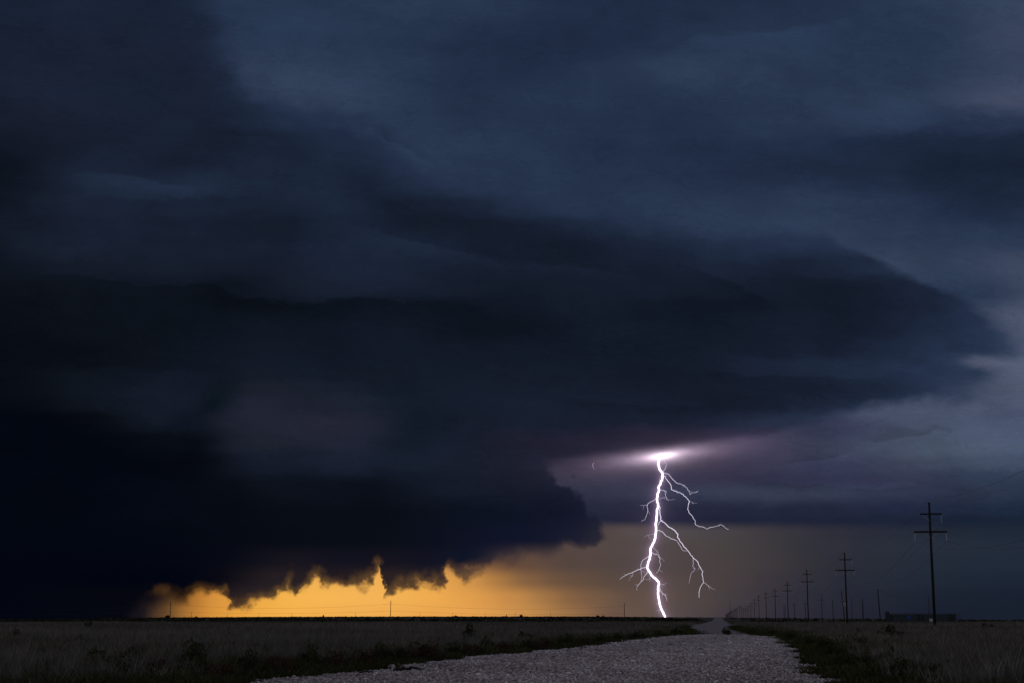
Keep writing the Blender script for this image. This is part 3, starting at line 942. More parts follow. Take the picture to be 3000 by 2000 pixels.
# gather the blades of a tuft round its centre
cell = 0.45
cx, cy = np.floor(x / cell), np.floor(y / cell)
hx = np.modf(np.abs(np.sin(cx * 12.9898 + cy * 78.233) * 43758.5453))[0]
hy = np.modf(np.abs(np.sin(cx * 39.346 + cy * 11.135) * 24634.6345))[0]
hh = np.modf(np.abs(np.sin(cx * 73.156 + cy * 52.235) * 13758.937))[0]
pull = 0.6
x = x * (1 - pull) + (cx + hx) * cell * pull
y = y * (1 - pull) + (cy + hy) * cell * pull
rdist, left = road_dist(x, y)
keep = rdist > 0.7 + 0.9 * rng.random(len(x))
x, y, hh, rdist = x[keep], y[keep], hh[keep], rdist[keep]
pt = patchy(x, y, 0.25, 3)
h = (0.14 + 0.42 * hh + 0.10 * pt) * (0.6 + 0.6 * rng.random(len(x))) * np.clip(0.45 + rdist / 5, 0, 1)
h = np.clip(h, 0.08, 0.75)
tint = np.clip(0.42 + 0.30 * pt + 0.25 * (hh - 0.5) + 0.24 * rng.standard_normal(len(x)), 0, 1)
near = blades('grass', x, y, terrain_z(x, y) - 0.01, h, 0.004 + 0.006 * rng.random(len(x)) + 0.00006 * y, 0.25 + 0.25 * rng.random(len(x)), M_GRASS, tint)
gr = link(bpy.data.objects.new('grass', near))
tag(gr, 'tall dry grey grass covering the field beside the road', kind='stuff')

x, y = field(150000, 125, 520, 0.8)
rdist, left = road_dist(x, y)
keep = rdist > 1.0
x, y = x[keep], y[keep]
pt = patchy(x, y, 0.06, 5)
h = np.clip(0.34 + 0.12 * pt + 0.16 * rng.standard_normal(len(x)), 0.1, 0.8)
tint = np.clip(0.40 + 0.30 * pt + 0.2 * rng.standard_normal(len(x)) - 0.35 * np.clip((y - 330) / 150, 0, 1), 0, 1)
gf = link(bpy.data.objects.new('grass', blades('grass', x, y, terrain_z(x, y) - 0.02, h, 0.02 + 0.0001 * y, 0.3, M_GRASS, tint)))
tag(gf, 'distant dry grass fading into the dark far field', kind='stuff')

# green weeds along both road edges
n = 190000
y = 14 * (210 / 14) ** (rng.random(n) ** 0.8)
side = rng.random(n) < 0.36
wide_r = np.interp(y, [14, 26, 45, 70, 110, 200], [7.0, 6.0, 4.6, 3.6, 3.2, 3.5])
wide_l = np.interp(y, [14, 30, 60, 100, 200], [2.4, 2.2, 2.4, 4.0, 3.0])
off = rng.random(n) ** 1.3
spill = 0.10 + 0.55 * np.clip(patchy(y * 0 + np.where(side, 50.0, 0.0), y, 1.6, 12), 0, 1.2)
x = np.where(side, road_left(y) + spill - off * wide_l, road_right(y) - spill + off * wide_r)
pt = patchy(x, y, 0.9, 8)
keep = pt + 1.1 * (1 - off) + 0.35 * rng.standard_normal(n) > 0.15
x, y, pt, off = x[keep], y[keep], pt[keep], off[keep]
x2, y2 = field(150000, 18, 150, 0.75)
rd2, _ = road_dist(x2, y2)
p2 = patchy(x2, y2, 0.45, 41)
keep = (rd2 > 1.5) & (p2 > 0.42 + 0.3 * rng.random(len(x2)))
x2, y2, p2 = x2[keep], y2[keep], p2[keep]
x, y, pt, off = np.concatenate([x, x2]), np.concatenate([y, y2]), np.concatenate([pt, p2 - 0.4]), np.concatenate([off, 0.9 + 0.5 * rng.random(len(x2))])
h = np.clip((0.12 + 0.17 * off + 0.06 * pt) * (0.5 + 0.9 * rng.random(len(x))), 0.04, 0.5)
wd = link(bpy.data.objects.new('weeds', blades('weeds', x, y, terrain_z(x, y) - 0.01, h, 0.008 + 0.012 * rng.random(len(x)) + 0.00008 * y, 0.7, M_WEED, np.clip(0.45 + 0.25 * pt + 0.22 * rng.standard_normal(len(x)), 0, 1))))
tag(wd, 'low green weeds along the road edges and in clumps through the grass', kind='stuff')


# ------------------------------------------------------------------ shrubs
def leaf_cloud(name, mat, n, clumps, leaf, size, seed, upright=0.0, shell=0.5):
    r = np.random.default_rng(seed)
    cc = r.standard_normal((clumps, 3))
    cc /= np.linalg.norm(cc, axis=1)[:, None]
    cc *= (0.25 + 0.55 * r.random((clumps, 1)))
    cc[:, 2] = np.abs(cc[:, 2]) * 0.9 + 0.1
    cs = 0.18 + 0.22 * r.random(clumps)
    k = r.integers(0, clumps, n)
    d = r.standard_normal((n, 3))
    d /= np.linalg.norm(d, axis=1)[:, None]
    p = cc[k] + d * (cs[k] * (shell + (1 - shell) * r.random(n) ** 0.33))[:, None]
    p[:, 2] = np.abs(p[:, 2])
    p *= np.array(size)
    u = r.standard_normal((n, 3))
    u[:, 2] += upright
    u /= np.linalg.norm(u, axis=1)[:, None]
    s = np.cross(u, r.standard_normal((n, 3)))
    s /= np.linalg.norm(s, axis=1)[:, None]
    L = leaf * (0.6 + 0.8 * r.random((n, 1)))
    V = np.stack([p - u * L, p + s * L * 0.38, p + u * L, p - s * L * 0.38], 1).reshape(-1, 3)
    V[:, 2] = np.maximum(V[:, 2], 0.0)
    F = np.arange(n * 4).reshape(-1, 4)
    tint = np.repeat(np.clip(0.25 + 0.45 * r.random(n) + 0.3 * (r.random(clumps)[k] - 0.4), 0, 1), 4)
    return raw_mesh(name, V, F, None, mat, tint)


def stems_mesh(name, n, size, seed, rad=0.008):
    r = random.Random(seed)
    b = MB()
    for k in range(n):
        a = r.random() * 6.28
        rr = 0.35 + 0.5 * r.random()
        tip = Vector((math.cos(a) * size[0] * rr, math.sin(a) * size[1] * rr, size[2] * (0.55 + 0.35 * r.random())))
        mid = tip * 0.5 + Vector((0, 0, size[2] * 0.12))
        b.tube([(0.02 * math.cos(a), 0.02 * math.sin(a), -0.02), mid, tip], [rad, rad * 0.7, rad * 0.3], 5)
    return b.mesh(name, M_STEM)


KINDS = {}


def shrub_kind(key, mat, n, clumps, leaf, size, upright=0.0, variants=3, rad=0.008):
    KINDS[key] = [(leaf_cloud(key + '_foliage', mat, n, clumps, leaf, size, 50 + i + hash(key) % 1 + len(key) * 7, upright),
                   stems_mesh(key + '_stem', 7, size, 5 + i, rad)) for i in range(variants)]


shrub_kind('olive', M_OLIVE, 1500, 12, 0.035, (0.55, 0.55, 0.50), 0.6)
shrub_kind('rust', M_RUST, 1500, 12, 0.030, (0.55, 0.55, 0.42), 0.8)
shrub_kind('leafy', M_LEAF, 700, 9, 0.055, (0.42, 0.42, 0.95), 0.4)
shrub_kind('scrub', M_SCRUB, 420, 9, 0.17, (1.0, 1.0, 0.85), 0.3, 3, 0.03)
counter = [0]


def shrub(kind, pos, sx, sz, label, group=None, name='shrub'):
    i = counter[0]
    counter[0] += 1
    fol, st = KINDS[kind][i % len(KINDS[kind])]
    t = empty(name, pos, random.random() * 6.28)
    t.scale = (sx, sx, sz)
    tag(t, label, 'shrub', group)
    link(bpy.data.objects.new('foliage', fol), t)
    link(bpy.data.objects.new('stem', st), t)
    return t


# clump in the middle of the road
p = gnd(2128, 1861)
shrub('olive', (p.x, p.y, 0.05), 0.84, 1.05, 'round green weed clump growing alone in the middle of the gravel road', name='weed_clump')
# leafy saplings standing above the grass
for X, Yb, wpx, hpx, lab in [
    (1372, 1887, 56, 70, 'tall leafy sapling rising above the grass midway between the amber sky and the road'),
    (1540, 1884, 42, 44, 'bushy dark green sapling between the tall leafy one and the road edge'),
    (1440, 1876, 26, 26, 'small dark sapling just right of the tall leafy sapling'),
    (238, 1895, 30, 42, 'upright dark weed in the left grass under the darkest cloud'),
    (42, 1884, 22, 55, 'tall thin dark weed at the far left end of the grass'),
    (259, 1842, 22, 26, 'dark twin weed on the line between pale grass and dark scrub, far left'),
    (2617, 1882, 76, 58, 'wide dark bush in the right field below the screen fence'),
    (2700, 1912, 62, 42, 'low dark bush in the right field, nearer than the wide bush below the screen fence'),
    (2893, 1841, 36, 17, 'small dark bush beyond the nearest tall pole near the right horizon'),
    (2512, 1862, 24, 26, 'small dark weed in the right grass between road and screen fence'),
]:
    p = gnd(X, Yb)
    s = p.y / FPX
    shrub('leafy', p, 1.3 * wpx * s / 0.84, 1.08 * hpx * s / 0.98, lab)
# shrubs lining the left road edge
LEFT_SHRUBS = [(110, 1999, 150, 60, 'olive'), (300, 1988, 160, 74, 'olive'), (450, 1996, 110, 60, 'rust'), (560, 1976, 120, 84, 'olive'), (640, 1994, 110, 60, 'rust'),
               (720, 1976, 110, 64, 'olive'), (820, 1978, 110, 62, 'rust'), (900, 1966, 100, 70, 'olive'), (985, 1968, 100, 60, 'rust'), (1065, 1957, 90, 52, 'rust'),
               (1110, 1944, 70, 52, 'olive'), (1165, 1942, 70, 44, 'olive'), (1240, 1938, 120, 56, 'rust'), (1330, 1925, 62, 40, 'olive'), (1385, 1920, 70, 38, 'rust'),
               (1470, 1914, 72, 36, 'rust'), (1430, 1908, 60, 40, 'olive'), (1552, 1907, 60, 34, 'olive'), (1600, 1902, 64, 32, 'rust'), (1655, 1896, 66, 34, 'olive'),
               (1708, 1891, 50, 26, 'rust'), (1755, 1885, 54, 28, 'olive'), (1812, 1877, 46, 22, 'olive'), (1868, 1872, 50, 20, 'olive'), (1930, 1866, 50, 18, 'olive'),
               (1985, 1860, 52, 18, 'olive'), (380, 1945, 90, 40, 'olive'), (760, 1930, 70, 40, 'olive'), (1000, 1920, 60, 36, 'rust')]
ORD = ['first', 'second', 'third', 'fourth', 'fifth', 'sixth', 'seventh', 'eighth', 'ninth', 'tenth', 'eleventh', 'twelfth', 'thirteenth', 'fourteenth', 'fifteenth',
       'sixteenth', 'seventeenth', 'eighteenth', 'nineteenth', 'twentieth']
LEFT_SHRUBS.sort()
seen = {'olive': 0, 'rust': 0}
SPECIAL = {(1240, 1938): 'wide dark rust-brown shrub at the road edge behind the charred plank',
           (1985, 1860): 'low green shrub at the tip of grass reaching into the gravel road',
           (560, 1976): 'tall olive shrub nearest the lower left corner of the gravel',
           (110, 1999): 'broad olive shrub in the lower left corner of the photo'}
for X, Yb, wpx, hpx, kd in LEFT_SHRUBS:
    p = gnd(X, Yb)
    s = p.y / FPX
    kdn = 'olive green' if kd == 'olive' else 'rust brown'
    if (X, Yb) in SPECIAL:
        lab = SPECIAL[(X, Yb)]
    else:
        lab = '%s from the left of the low %s shrubs lining the left road edge' % (ORD[seen[kd]], kdn)
    seen[kd] += 1
    grp = ('olive shrubs lining the left road edge' if kd == 'olive' else 'rust brown shrubs lining the left road edge')
    shrub(kd, p, 1.15 * wpx * s / 1.15, 1.3 * hpx * s / 0.50, lab, grp)
# shrubs right of the road
for ri, (X, Yb, wpx, hpx) in enumerate(sorted([(2160, 1842, 34, 12), (2200, 1855, 50, 18), (2262, 1861, 60, 22), (2318, 1874, 70, 30), (2370, 1892, 76, 38), (2420, 1905, 80, 46), (2440, 1930, 90, 52), (2470, 1958, 100, 60),
                        (2540, 1970, 120, 64), (2600, 1930, 90, 50), (2640, 1985, 130, 66), (2760, 1990, 130, 60), (2900, 1994, 140, 56), (2520, 1900, 80, 40)])):
    p = gnd(X, Yb)
    s = p.y / FPX
    shrub('olive', p, wpx * s / 1.15, hpx * s / 0.52, '%s from the left of the low dark green shrubs right of the gravel road' % ORD[ri], 'dark green shrubs right of the road')
# bushes on the skyline
for X, dep, wpx, hpx, lab in [
    (491, 1120, 17, 11, 'small bush at the foot of the leftmost skyline pole'),
    (575, 1500, 9, 6, 'tiny bush on the skyline right of the leftmost skyline pole'),
    (947, 1500, 7, 9, 'tiny upright bush on the amber skyline left of the middle pole'),
    (1527, 1400, 11, 9, 'small round bush on the skyline below the lit storm edge'),
    (1484, 1300, 6, 8, 'tiny bush on the skyline just left of the small round one'),
    (1752, 1400, 12, 8, 'small bush on the skyline left of the pole nearest the lightning'),
    (1768, 1450, 8, 7, 'tiny bush on the skyline between the small bush and the pole nearest the lightning'),
    (1645, 620, 22, 10, 'dark bush in the far scrub between the sapling and the lightning'),
    (860, 560, 30, 13, 'wide dark bush in the far scrub under the amber sky'),
    (1335, 1350, 12, 6, 'low bush on the amber skyline straight above the tall sapling')]:
    q = foot(X, dep)
    s = dep / FPX
    shrub('scrub', q, wpx * s / 2.0, hpx * s / 0.85, lab)
# low scrub scattered over the far field
n = 3600
y = 420 * (3900 / 420) ** rng.random(n)
x = (rng.random(n) * 2 - 1) * 0.42 * y
rdist, left = road_dist(x, y)
keep = (rdist > 5) & ((x < 0.05 * y + 60) | (rng.random(n) < 0.3))
x, y = x[keep], y[keep]
z = terrain_z(x, y)
VV, FF, TT = [], [], []
for i in range(len(x)):
    k = 12
    r = 0.5 + 0.9 * rng.random()
    hgt = 0.35 + 0.55 * rng.random() ** 2
    p = np.array([x[i], y[i], z[i]]) + (rng.standard_normal((k, 3)) * np.array([r, r, 0.25]) + np.array([0, 0, 0.5])) * np.array([1, 1, hgt])
    p[:, 2] = np.maximum(p[:, 2], z[i] + 0.05)
    u = rng.standard_normal((k, 3)) * 0.34
    w = rng.standard_normal((k, 3)) * 0.28
    VV.append(np.stack([p - u, p + w, p + u, p - w], 1).reshape(-1, 3))
    TT.append(np.repeat(rng.random(k), 4))
VV = np.concatenate(VV)
sc = link(bpy.data.objects.new('scrub', raw_mesh('scrub', VV, np.arange(len(VV)).reshape(-1, 4), None, M_SCRUB, np.concatenate(TT))))
tag(sc, 'dark low scrub scattered over the far field', kind='stuff')


# ------------------------------------------------------------------ rocks and charred wood at the road edge
def rock_mesh(name, mat, seed):
    r = np.random.default_rng(seed)
    import bmesh
    bm = bmesh.new()
    bmesh.ops.create_icosphere(bm, subdivisions=2, radius=1.0)
    dirs = r.standard_normal((7, 3))
    dirs /= np.linalg.norm(dirs, axis=1)[:, None]
    cut = 0.62 + 0.25 * r.random(7)
    for v in bm.verts:
        c = np.array(v.co)
        for d, k in zip(dirs, cut):
            t = c @ d
            if t > k:
                c = c - d * (t - k)
        c = c * (1 + 0.05 * r.standard_normal())
        v.co = c
    me = bpy.data.meshes.new(name)
    bm.to_mesh(me)
    bm.free()
    me.materials.append(mat)
    return me


ROCKS = [rock_mesh('rock', M_ROCK, 20 + i) for i in range(4)]
ROCK_D = rock_mesh('rock', M_ROCK_D, 30)
grp = 'pale rocks along the left road edge'
SMALL = [752, 803, 860, 905, 952, 1020, 1062, 1215, 1362, 1455, 1560, 1686, 1710]
for i, (X, Yb, wpx, lab) in enumerate([
    (1147, 1963, 24, 'largest pale rock at the left road edge, touching the end of the charred plank'),
    (1261, 1949, 15, 'squarish pale rock standing at the road edge in front of the rust-brown shrub'),
    (1300, 1946, 15, 'flat pale rock at the road edge right of the squarish rock'),
    (1215, 1952, 12, None), (1062, 1966, 12, None), (1020, 1970, 11, None), (952, 1977, 13, None), (905, 1984, 11, None), (860, 1988, 13, None),
    (803, 1996, 14, None), (752, 1992, 10, None), (1362, 1940, 10, None), (1560, 1916, 9, None), (1686, 1903, 9, None), (1710, 1899, 8, None), (1455, 1924, 9, None)]):
    p = gnd(X, Yb)
    s = p.y / FPX
    o = link(bpy.data.objects.new('rock', ROCKS[i % 4]))
    o.location = (p.x, p.y, float(crown_z(p.x, p.y)) + wpx * s * 0.25)
    o.scale = (wpx * s * 0.55, wpx * s * 0.5, wpx * s * (0.42 if i != 2 else 0.25))
    o.rotation_euler = (0, 0, i * 1.7)
    tag(o, lab or '%s from the left of the small pale rocks strewn along the left road edge' % ORD[SMALL.index(X)], 'rock', grp)
p = gnd(1315, 1957)
o = link(bpy.data.objects.new('rock', ROCK_D))
o.location = (p.x, p.y, 0.05)
o.scale = (0.075, 0.06, 0.05)
tag(o, 'dark stone lying on the gravel right of the charred plank', 'rock')
p = gnd(3, 1884)
o = link(bpy.data.objects.new('rock', ROCK_D))
o.location = (p.x, p.y, 0.16)
o.scale = (0.26, 0.24, 0.24)
tag(o, 'grey boulder in the grass cut by the left edge of the photo', 'rock')


def plank(X0, Y0, X1, Y1, th, name, label, seed):
    r = random.Random(seed)
    a, c = gnd(X0, Y0), gnd(X1, Y1)
    n = 9
    b = MB()
    tops, bots = [], []
    zc = float(crown_z(a.x, a.y))
    vs = []
    for k in range(n + 1):
        t = k / n
        p = a.lerp(c, t)
        hgt = th * (0.35 + 0.65 * math.sin(math.pi * min(1, t * 0.9 + 0.12)) ** 0.6) * (0.75 + 0.5 * r.random())
        dep = 0.09 * (0.7 + 0.6 * r.random())
        vs += [(p.x, p.y - dep, zc + 0.0), (p.x, p.y - dep * 0.8, zc + hgt), (p.x, p.y + dep * 0.8, zc + hgt * 0.9), (p.x, p.y + dep, zc)]
    fs = [(3, 2, 1, 0), tuple(n * 4 + k for k in range(4))]
    for k in range(n):
        for j in range(4):
            j2 = (j + 1) % 4
            fs.append((k * 4 + j, k * 4 + j2, k * 4 + 4 + j2, k * 4 + 4 + j))
    b.add(vs, fs)
    o = b.build(name, M_BARK)
    tag(o, label, 'plank')


plank(1152, 1971, 1243, 1967, 0.085, 'charred_plank', 'long charred black plank lying on the gravel at the left road edge', 1)
plank(1052, 1976, 1096, 1974, 0.05, 'charred_plank', 'short charred stick on the gravel left of the largest rock', 2)

# ================================================================== transmission line
AZ0 = math.atan(pq(2110, 1812)[0])
U = Vector((math.sin(AZ0), math.cos(AZ0), 0))
NN = Vector((math.cos(AZ0), -math.sin(AZ0), 0))
LAT = 24.6
POLE_X = [2739, 2482.7, 2369, 2310, 2273, 2246, 2225, 2211.6, 2201, 2192.5, 2185.5, 2179.5, 2173, 2168, 2161]
POLE_H = [15.0, 14.4, 15.3, 15.0, 14.8, 15.6, 16.0, 15.0, 13.5, 12.0, 11.6, 11.6, 15.5, 15.8, 15.4]


def pole_pos(s):
    p = U * s + NN * LAT
    return Vector((p.x, p.y, float(terrain_z(p.x, p.y))))


stations = []
for X, H in zip(POLE_X, POLE_H):
    s = LAT / math.tan(math.atan(pq(X, 1830)[0]) - AZ0)
    stations.append((s, H * 0.968))
s = stations[-1][0]
while s < 7000:
    s += 131
    stations.append((s, 15.0 + random.uniform(-0.8, 0.8)))

# dims measured on the nearest pole: metres below the top, arm ends left and right
ARM1, ARM2 = 1.38, 3.45


def h_pole_meshes(Hh):
    """All parts of one double crossarm pole, local x across the line"""
    out = {}
    b = MB(); b.tube([(0, 0, -0.5), (0, 0, Hh * 0.5), (0, 0, Hh)], [0.175, 0.155, 0.125], 10); out['pole'] = b.mesh('pole', M_POLE, True)
    b = MB(); b.box((0.12, -0.19, Hh - ARM1), (2.5, 0.14, 0.18)); out['upper_crossarm'] = b.mesh('upper_crossarm', M_POLE)
    b = MB(); b.box((-0.03, -0.19, Hh - ARM2), (3.75, 0.15, 0.20)); out['lower_crossarm'] = b.mesh('lower_crossarm', M_POLE)
    b = MB(); b.bar((-0.98, -0.20, Hh - ARM1 - 0.09), (-0.10, -0.17, Hh - ARM1 - 0.75), 0.03, 0.05); out['brace'] = b.mesh('brace', M_METAL)
    b = MB(); b.bar((-0.72, -0.20, Hh - ARM2 - 0.10), (-0.10, -0.17, Hh - ARM2 - 0.72), 0.03, 0.05); out['brace_b'] = b.mesh('brace', M_METAL)
    b = MB(); b.bar((0.72, -0.20, Hh - ARM2 - 0.10), (0.10, -0.17, Hh - ARM2 - 0.72), 0.03, 0.05); out['brace_c'] = b.mesh('brace', M_METAL)
    b = MB(); b.tube([(-0.09, 0, Hh - 0.35), (-0.16, 0, Hh - 0.05), (-0.16, 0, Hh + 0.22)], [0.02, 0.02, 0.02], 5)
    b.tube([(0, 0, Hh), (0, 0, Hh + 0.05)], [0.135, 0.11], 10); out['pole_cap'] = b.mesh('pole_cap', M_METAL)
    return out


def insulator_mesh():
    b = MB()
    pts, rad = [(0, 0, 0.0), (0, 0, -0.12)], [0.018, 0.018]
    z = -0.12
    for k in range(5):
        pts += [(0, 0, z - 0.005), (0, 0, z - 0.05), (0, 0, z - 0.055), (0, 0, z - 0.145)]
        rad += [0.05, 0.115, 0.03, 0.025]
        z -= 0.15
    pts.append((0, 0, z - 0.12)); rad.append(0.03)
    b.tube(pts, rad, 8)
    return b.mesh('insulator', M_GLASS)


INS = insulator_mesh()
INS_LEN = 0.99
far_b = {}


def simple_h_pole(Hh):
    key = round(Hh)
    if key not in far_b:
        b = MB()
        b.tube([(0, 0, -0.5), (0, 0, key)], [0.22, 0.17], 6)
        b.box((0.12, -0.2, key - ARM1), (2.5, 0.16, 0.2))
        b.box((0, -0.2, key - ARM2), (3.75, 0.16, 0.22))
        far_b[key] = b.mesh('utility_pole', M_POLE)
    return far_b[key]


H_LABELS = ['nearest and tallest wooden pole with two crossarms, standing in front of the screen fence',
            'second tall double-crossarm pole of the receding line, beside the leaning transformer pole',
            'third double-crossarm pole of the receding line, left of the plain T-shaped poles',
            'fourth double-crossarm pole of the receding line, close to a pair of thin poles',
            'fifth double-crossarm pole of the receding line, standing alone against grey rain',
            'sixth double-crossarm pole of the receding line, just left of the fifth',
            'seventh double-crossarm pole of the receding line, left of the sixth',
            'eighth double-crossarm pole of the receding line, short gap left of the seventh'] + ['%s double-crossarm pole of the receding line, counted from the nearest' % ORD[i] for i in range(8, 15)]
H_GROUP = 'double-crossarm poles of the line along the road'
attach = []      # wire points per pole: ground wire, upper right, lower left, lower right
rotz = -AZ0


def loc2w(base, lx, lz, ly=-0.19):
    return Vector((base.x + NN.x * lx + U.x * ly, base.y + NN.y * lx + U.y * ly, base.z + lz))


prot_cache = {}
behind = stations[0][0] - 131
all_st = [(behind, 15.0, True)] + [(s, H, False) for s, H in stations]
for i, (s, H, hidden) in enumerate(all_st):
    base = pole_pos(s)
    k = i - 1
    attach.append((loc2w(base, -0.16, H + 0.2, 0), loc2w(base, 1.28, H - ARM1 - 0.09 - INS_LEN), loc2w(base, -1.82, H - ARM2 - 0.1 - INS_LEN), loc2w(base, 1.76, H - ARM2 - 0.1 - INS_LEN)))
    lab = H_LABELS[k] if 0 <= k < len(H_LABELS) else ('double-crossarm pole of the line, standing right of the photo edge' if hidden else 'small far double-crossarm pole where the receding line merges near the road end')
    if k < 13:
        t = empty('utility_pole', base, rotz)
        tag(t, lab, 'utility pole', H_GROUP)
        key = round(H, 1)
        if key not in prot_cache:
            prot_cache[key] = h_pole_meshes(key)
        for nm, me in prot_cache[key].items():
            link(bpy.data.objects.new({'upper_crossarm': 'crossarm', 'lower_crossarm': 'crossarm', 'brace_b': 'brace', 'brace_c': 'brace'}.get(nm, nm), me), t)
        for lx, lz in ((1.28, H - ARM1 - 0.09), (-1.82, H - ARM2 - 0.1), (1.76, H - ARM2 - 0.1)):
            o = link(bpy.data.objects.new('insulator', INS), t)
            o.location = (lx, -0.19, lz)
        tl = random.uniform(-0.006, 0.006)
        t.rotation_euler = (random.uniform(-0.004, 0.004), tl if k > 0 else 0.0, rotz)
    else:
        o = link(bpy.data.objects.new('utility_pole', simple_h_pole(H)))
        o.location = base
        o.rotation_euler = (0, 0, rotz)
        tag(o, lab, 'utility pole', H_GROUP)


def sag_points(a, b, sag, n=18):
    return [a.lerp(b, t / n) - Vector((0, 0, 4 * sag * (t / n) * (1 - t / n))) for t in range(n + 1)]


WIRE_LAB = ['thin overhead ground wire running along the tops of the double-crossarm poles', 'wire hung from the upper crossarms of the receding pole line',
            'wire hung from the left ends of the lower crossarms of the receding pole line', 'wire hung from the right ends of the lower crossarms of the receding pole line']
for w in range(4):
    b = MB()
    for i in range(0, 16):
        a, c = attach[i][w], attach[i + 1][w]
        b.tube(sag_points(a, c, 2.2 if w == 0 else 3.3), 0.014 if i < 3 else 0.02, 4, False)
    o = b.build('overhead_wire', M_WIRE)
    tag(o, WIRE_LAB[w], 'wire', 'wires of the line along the road')


# ------------------------------------------------------------------ small distribution poles on the right
def small_pole(X, Ytop, Yb, dep, label, arm=None, arm_w=2.2, lean=0.0, transformer=False, red=False, r=0.13, top_arm2=False):
    q = foot(X, dep)
    H = (Yb - Ytop) * dep / FPX / 1.033
    t = empty('utility_pole', q)
    t.rotation_euler = (0, lean, 0)
    tag(t, label, 'utility pole', 'small poles in the right field')
    b = MB()
    b.tube([(0, 0, -0.6), (0, 0, H)], [r, r * 0.75], 8)
    b.build('pole', M_POLE_RED if red else M_POLE, t, True)
    if arm is not None:
        z = H - (arm - Ytop) * dep / FPX
        b = MB()
        b.box((0, -0.18, z), (arm_w, 0.12, 0.14))
        b.build('crossarm', M_POLE, t)
        for sx in (-0.42, 0, 0.42):
            b = MB()
            b.tube([(sx * arm_w, -0.18, z + 0.07), (sx * arm_w, -0.18, z + 0.12), (sx * arm_w, -0.18, z + 0.24)], [0.05, 0.07, 0.05], 6)
            b.build('insulator', M_GLASS, t)
    if transformer:
        z = H * 0.52
        for sx in (0.30, 0.78):
            b = MB()
            b.tube([(sx, -0.22, z), (sx, -0.22, z + 0.08), (sx, -0.22, z + 0.85), (sx, -0.22, z + 0.95)], [0.17, 0.21, 0.21, 0.10], 10)
            tr = b.build('transformer', M_PALE, t)
            b = MB()
            b.tube([(sx, -0.22, z + 0.95), (sx, -0.22, z + 1.15)], [0.05, 0.035], 6)
            b.build('bushing', M_GLASS, tr)
        b = MB()
        b.box((0.4, -0.12, z + 0.45), (1.0, 0.06, 0.1))
        b.build('bracket', M_METAL, t)
    return t, q, H


P_R1 = small_pole(2579.5, 1722.5, 1823, 430, 'plain leaning pole without arms just left of the screen fence', lean=-0.048, r=0.16)
P_R2 = small_pole(2528, 1748.8, 1817, 635, 'plain pole standing at the low pipe rack', r=0.16)
small_pole(2531, 1761, 1817, 720, 'thin pole close behind the one at the pipe rack', lean=-0.02, r=0.12)
P_R3 = small_pole(2497, 1746.6, 1816, 626, 'thin reddish pole right of the second double-crossarm pole', red=True, r=0.12)
small_pole(2475, 1724, 1815, 475, 'strongly leaning pole carrying two pale transformers', arm=1751, arm_w=2.0, lean=-0.075, transformer=True, r=0.15)
small_pole(2442, 1752, 1815, 686, 'plain thin pole without arms between the T-shaped pole and the transformer pole', lean=-0.02, r=0.15)
small_pole(2409, 1735, 1812, 590, 'large T-shaped pole with one wide crossarm, right of the third tall pole', arm=1748, arm_w=3.0, r=0.13)
small_pole(2360.5, 1750, 1811, 700, 'T-shaped pole half hidden just left of the third tall pole', arm=1761, arm_w=2.6, r=0.13)
small_pole(2328.5, 1756, 1810, 800, 'short T-shaped pole between the third and fourth tall poles', arm=1766, arm_w=2.7, r=0.15)
small_pole(2301, 1763.6, 1809, 980, 'short T-shaped pole just left of the fourth tall pole', arm=1777, arm_w=2.4, r=0.15)
small_pole(2297.5, 1768, 1809, 1010, 'thin bare pole left of the short T-shaped pole', r=0.14)
P_R4 = small_pole(2723, 1740, 1815, 576, 'plain pole rising behind the screen fence just left of the nearest tall pole', red=True, r=0.15)
small_pole(2139.5, 1759, 1808, 3000, 'tall thin mast above the merging poles near the road end', r=0.38)
a1 = P_R1[1] + Vector((-0.048 * P_R1[2], 0, P_R1[2] - 0.3))
a2 = P_R4[1] + Vector((0, 0, P_R4[2] - 0.8))
b = MB()
b.tube(sag_points(a1, a2, 1.2), 0.03, 4, False)
tag(b.build('overhead_wire', M_WIRE), 'slack wire from the leaning plain pole across to the pole behind the screen fence', 'wire')
b = MB()
b.tube(sag_points(P_R3[1] + Vector((0, 0, P_R3[2] - 3.4)), P_R2[1] + Vector((0, 0, P_R2[2] - 0.5)), 0.2), 0.03, 4, False)
tag(b.build('overhead_wire', M_WIRE), 'short wire rising from the thin reddish pole to the pole at the pipe rack', 'wire')

# ------------------------------------------------------------------ skyline pole line on the left
sky_pts = []
for X, Yt, lab, hid in [(-170, 1764, 'skyline pole beyond the left edge of the photo', True), (498, 1760, 'leftmost skyline pole, with a bush at its foot', False), (1144, 1758, 'skyline pole in the middle of the amber sky', False),
                        (1829.5, 1764.6, 'skyline pole left of where the lightning strikes', False)]:
    dep = 1160
    q = foot(X, dep)
    H = CAM_H + (1812 - Yt) * dep / FPX / 1.033 - q.z
    t = empty('utility_pole', q)
    tag(t, lab, 'utility pole', 'poles on the amber skyline')
    b = MB(); b.tube([(0, 0, -0.5), (0, 0, H)], [0.26, 0.18], 8); b.build('pole', M_POLE, t, True)
    b = MB(); b.box((0.0, -0.2, H - 2.6), (0.25, 2.6, 0.25)); b.build('crossarm', M_POLE, t)
    for sx, dz in ((0.5, -1.1), (0.5, -2.9)):
        b = MB(); b.tube([(0.1, 0, H + dz), (sx, 0, H + dz + 0.1), (sx + 0.1, 0, H + dz + 0.5)], [0.09, 0.1, 0.1], 6); b.build('insulator', M_GLASS, t)
    sky_pts.append(q + Vector((0, 0, H)))
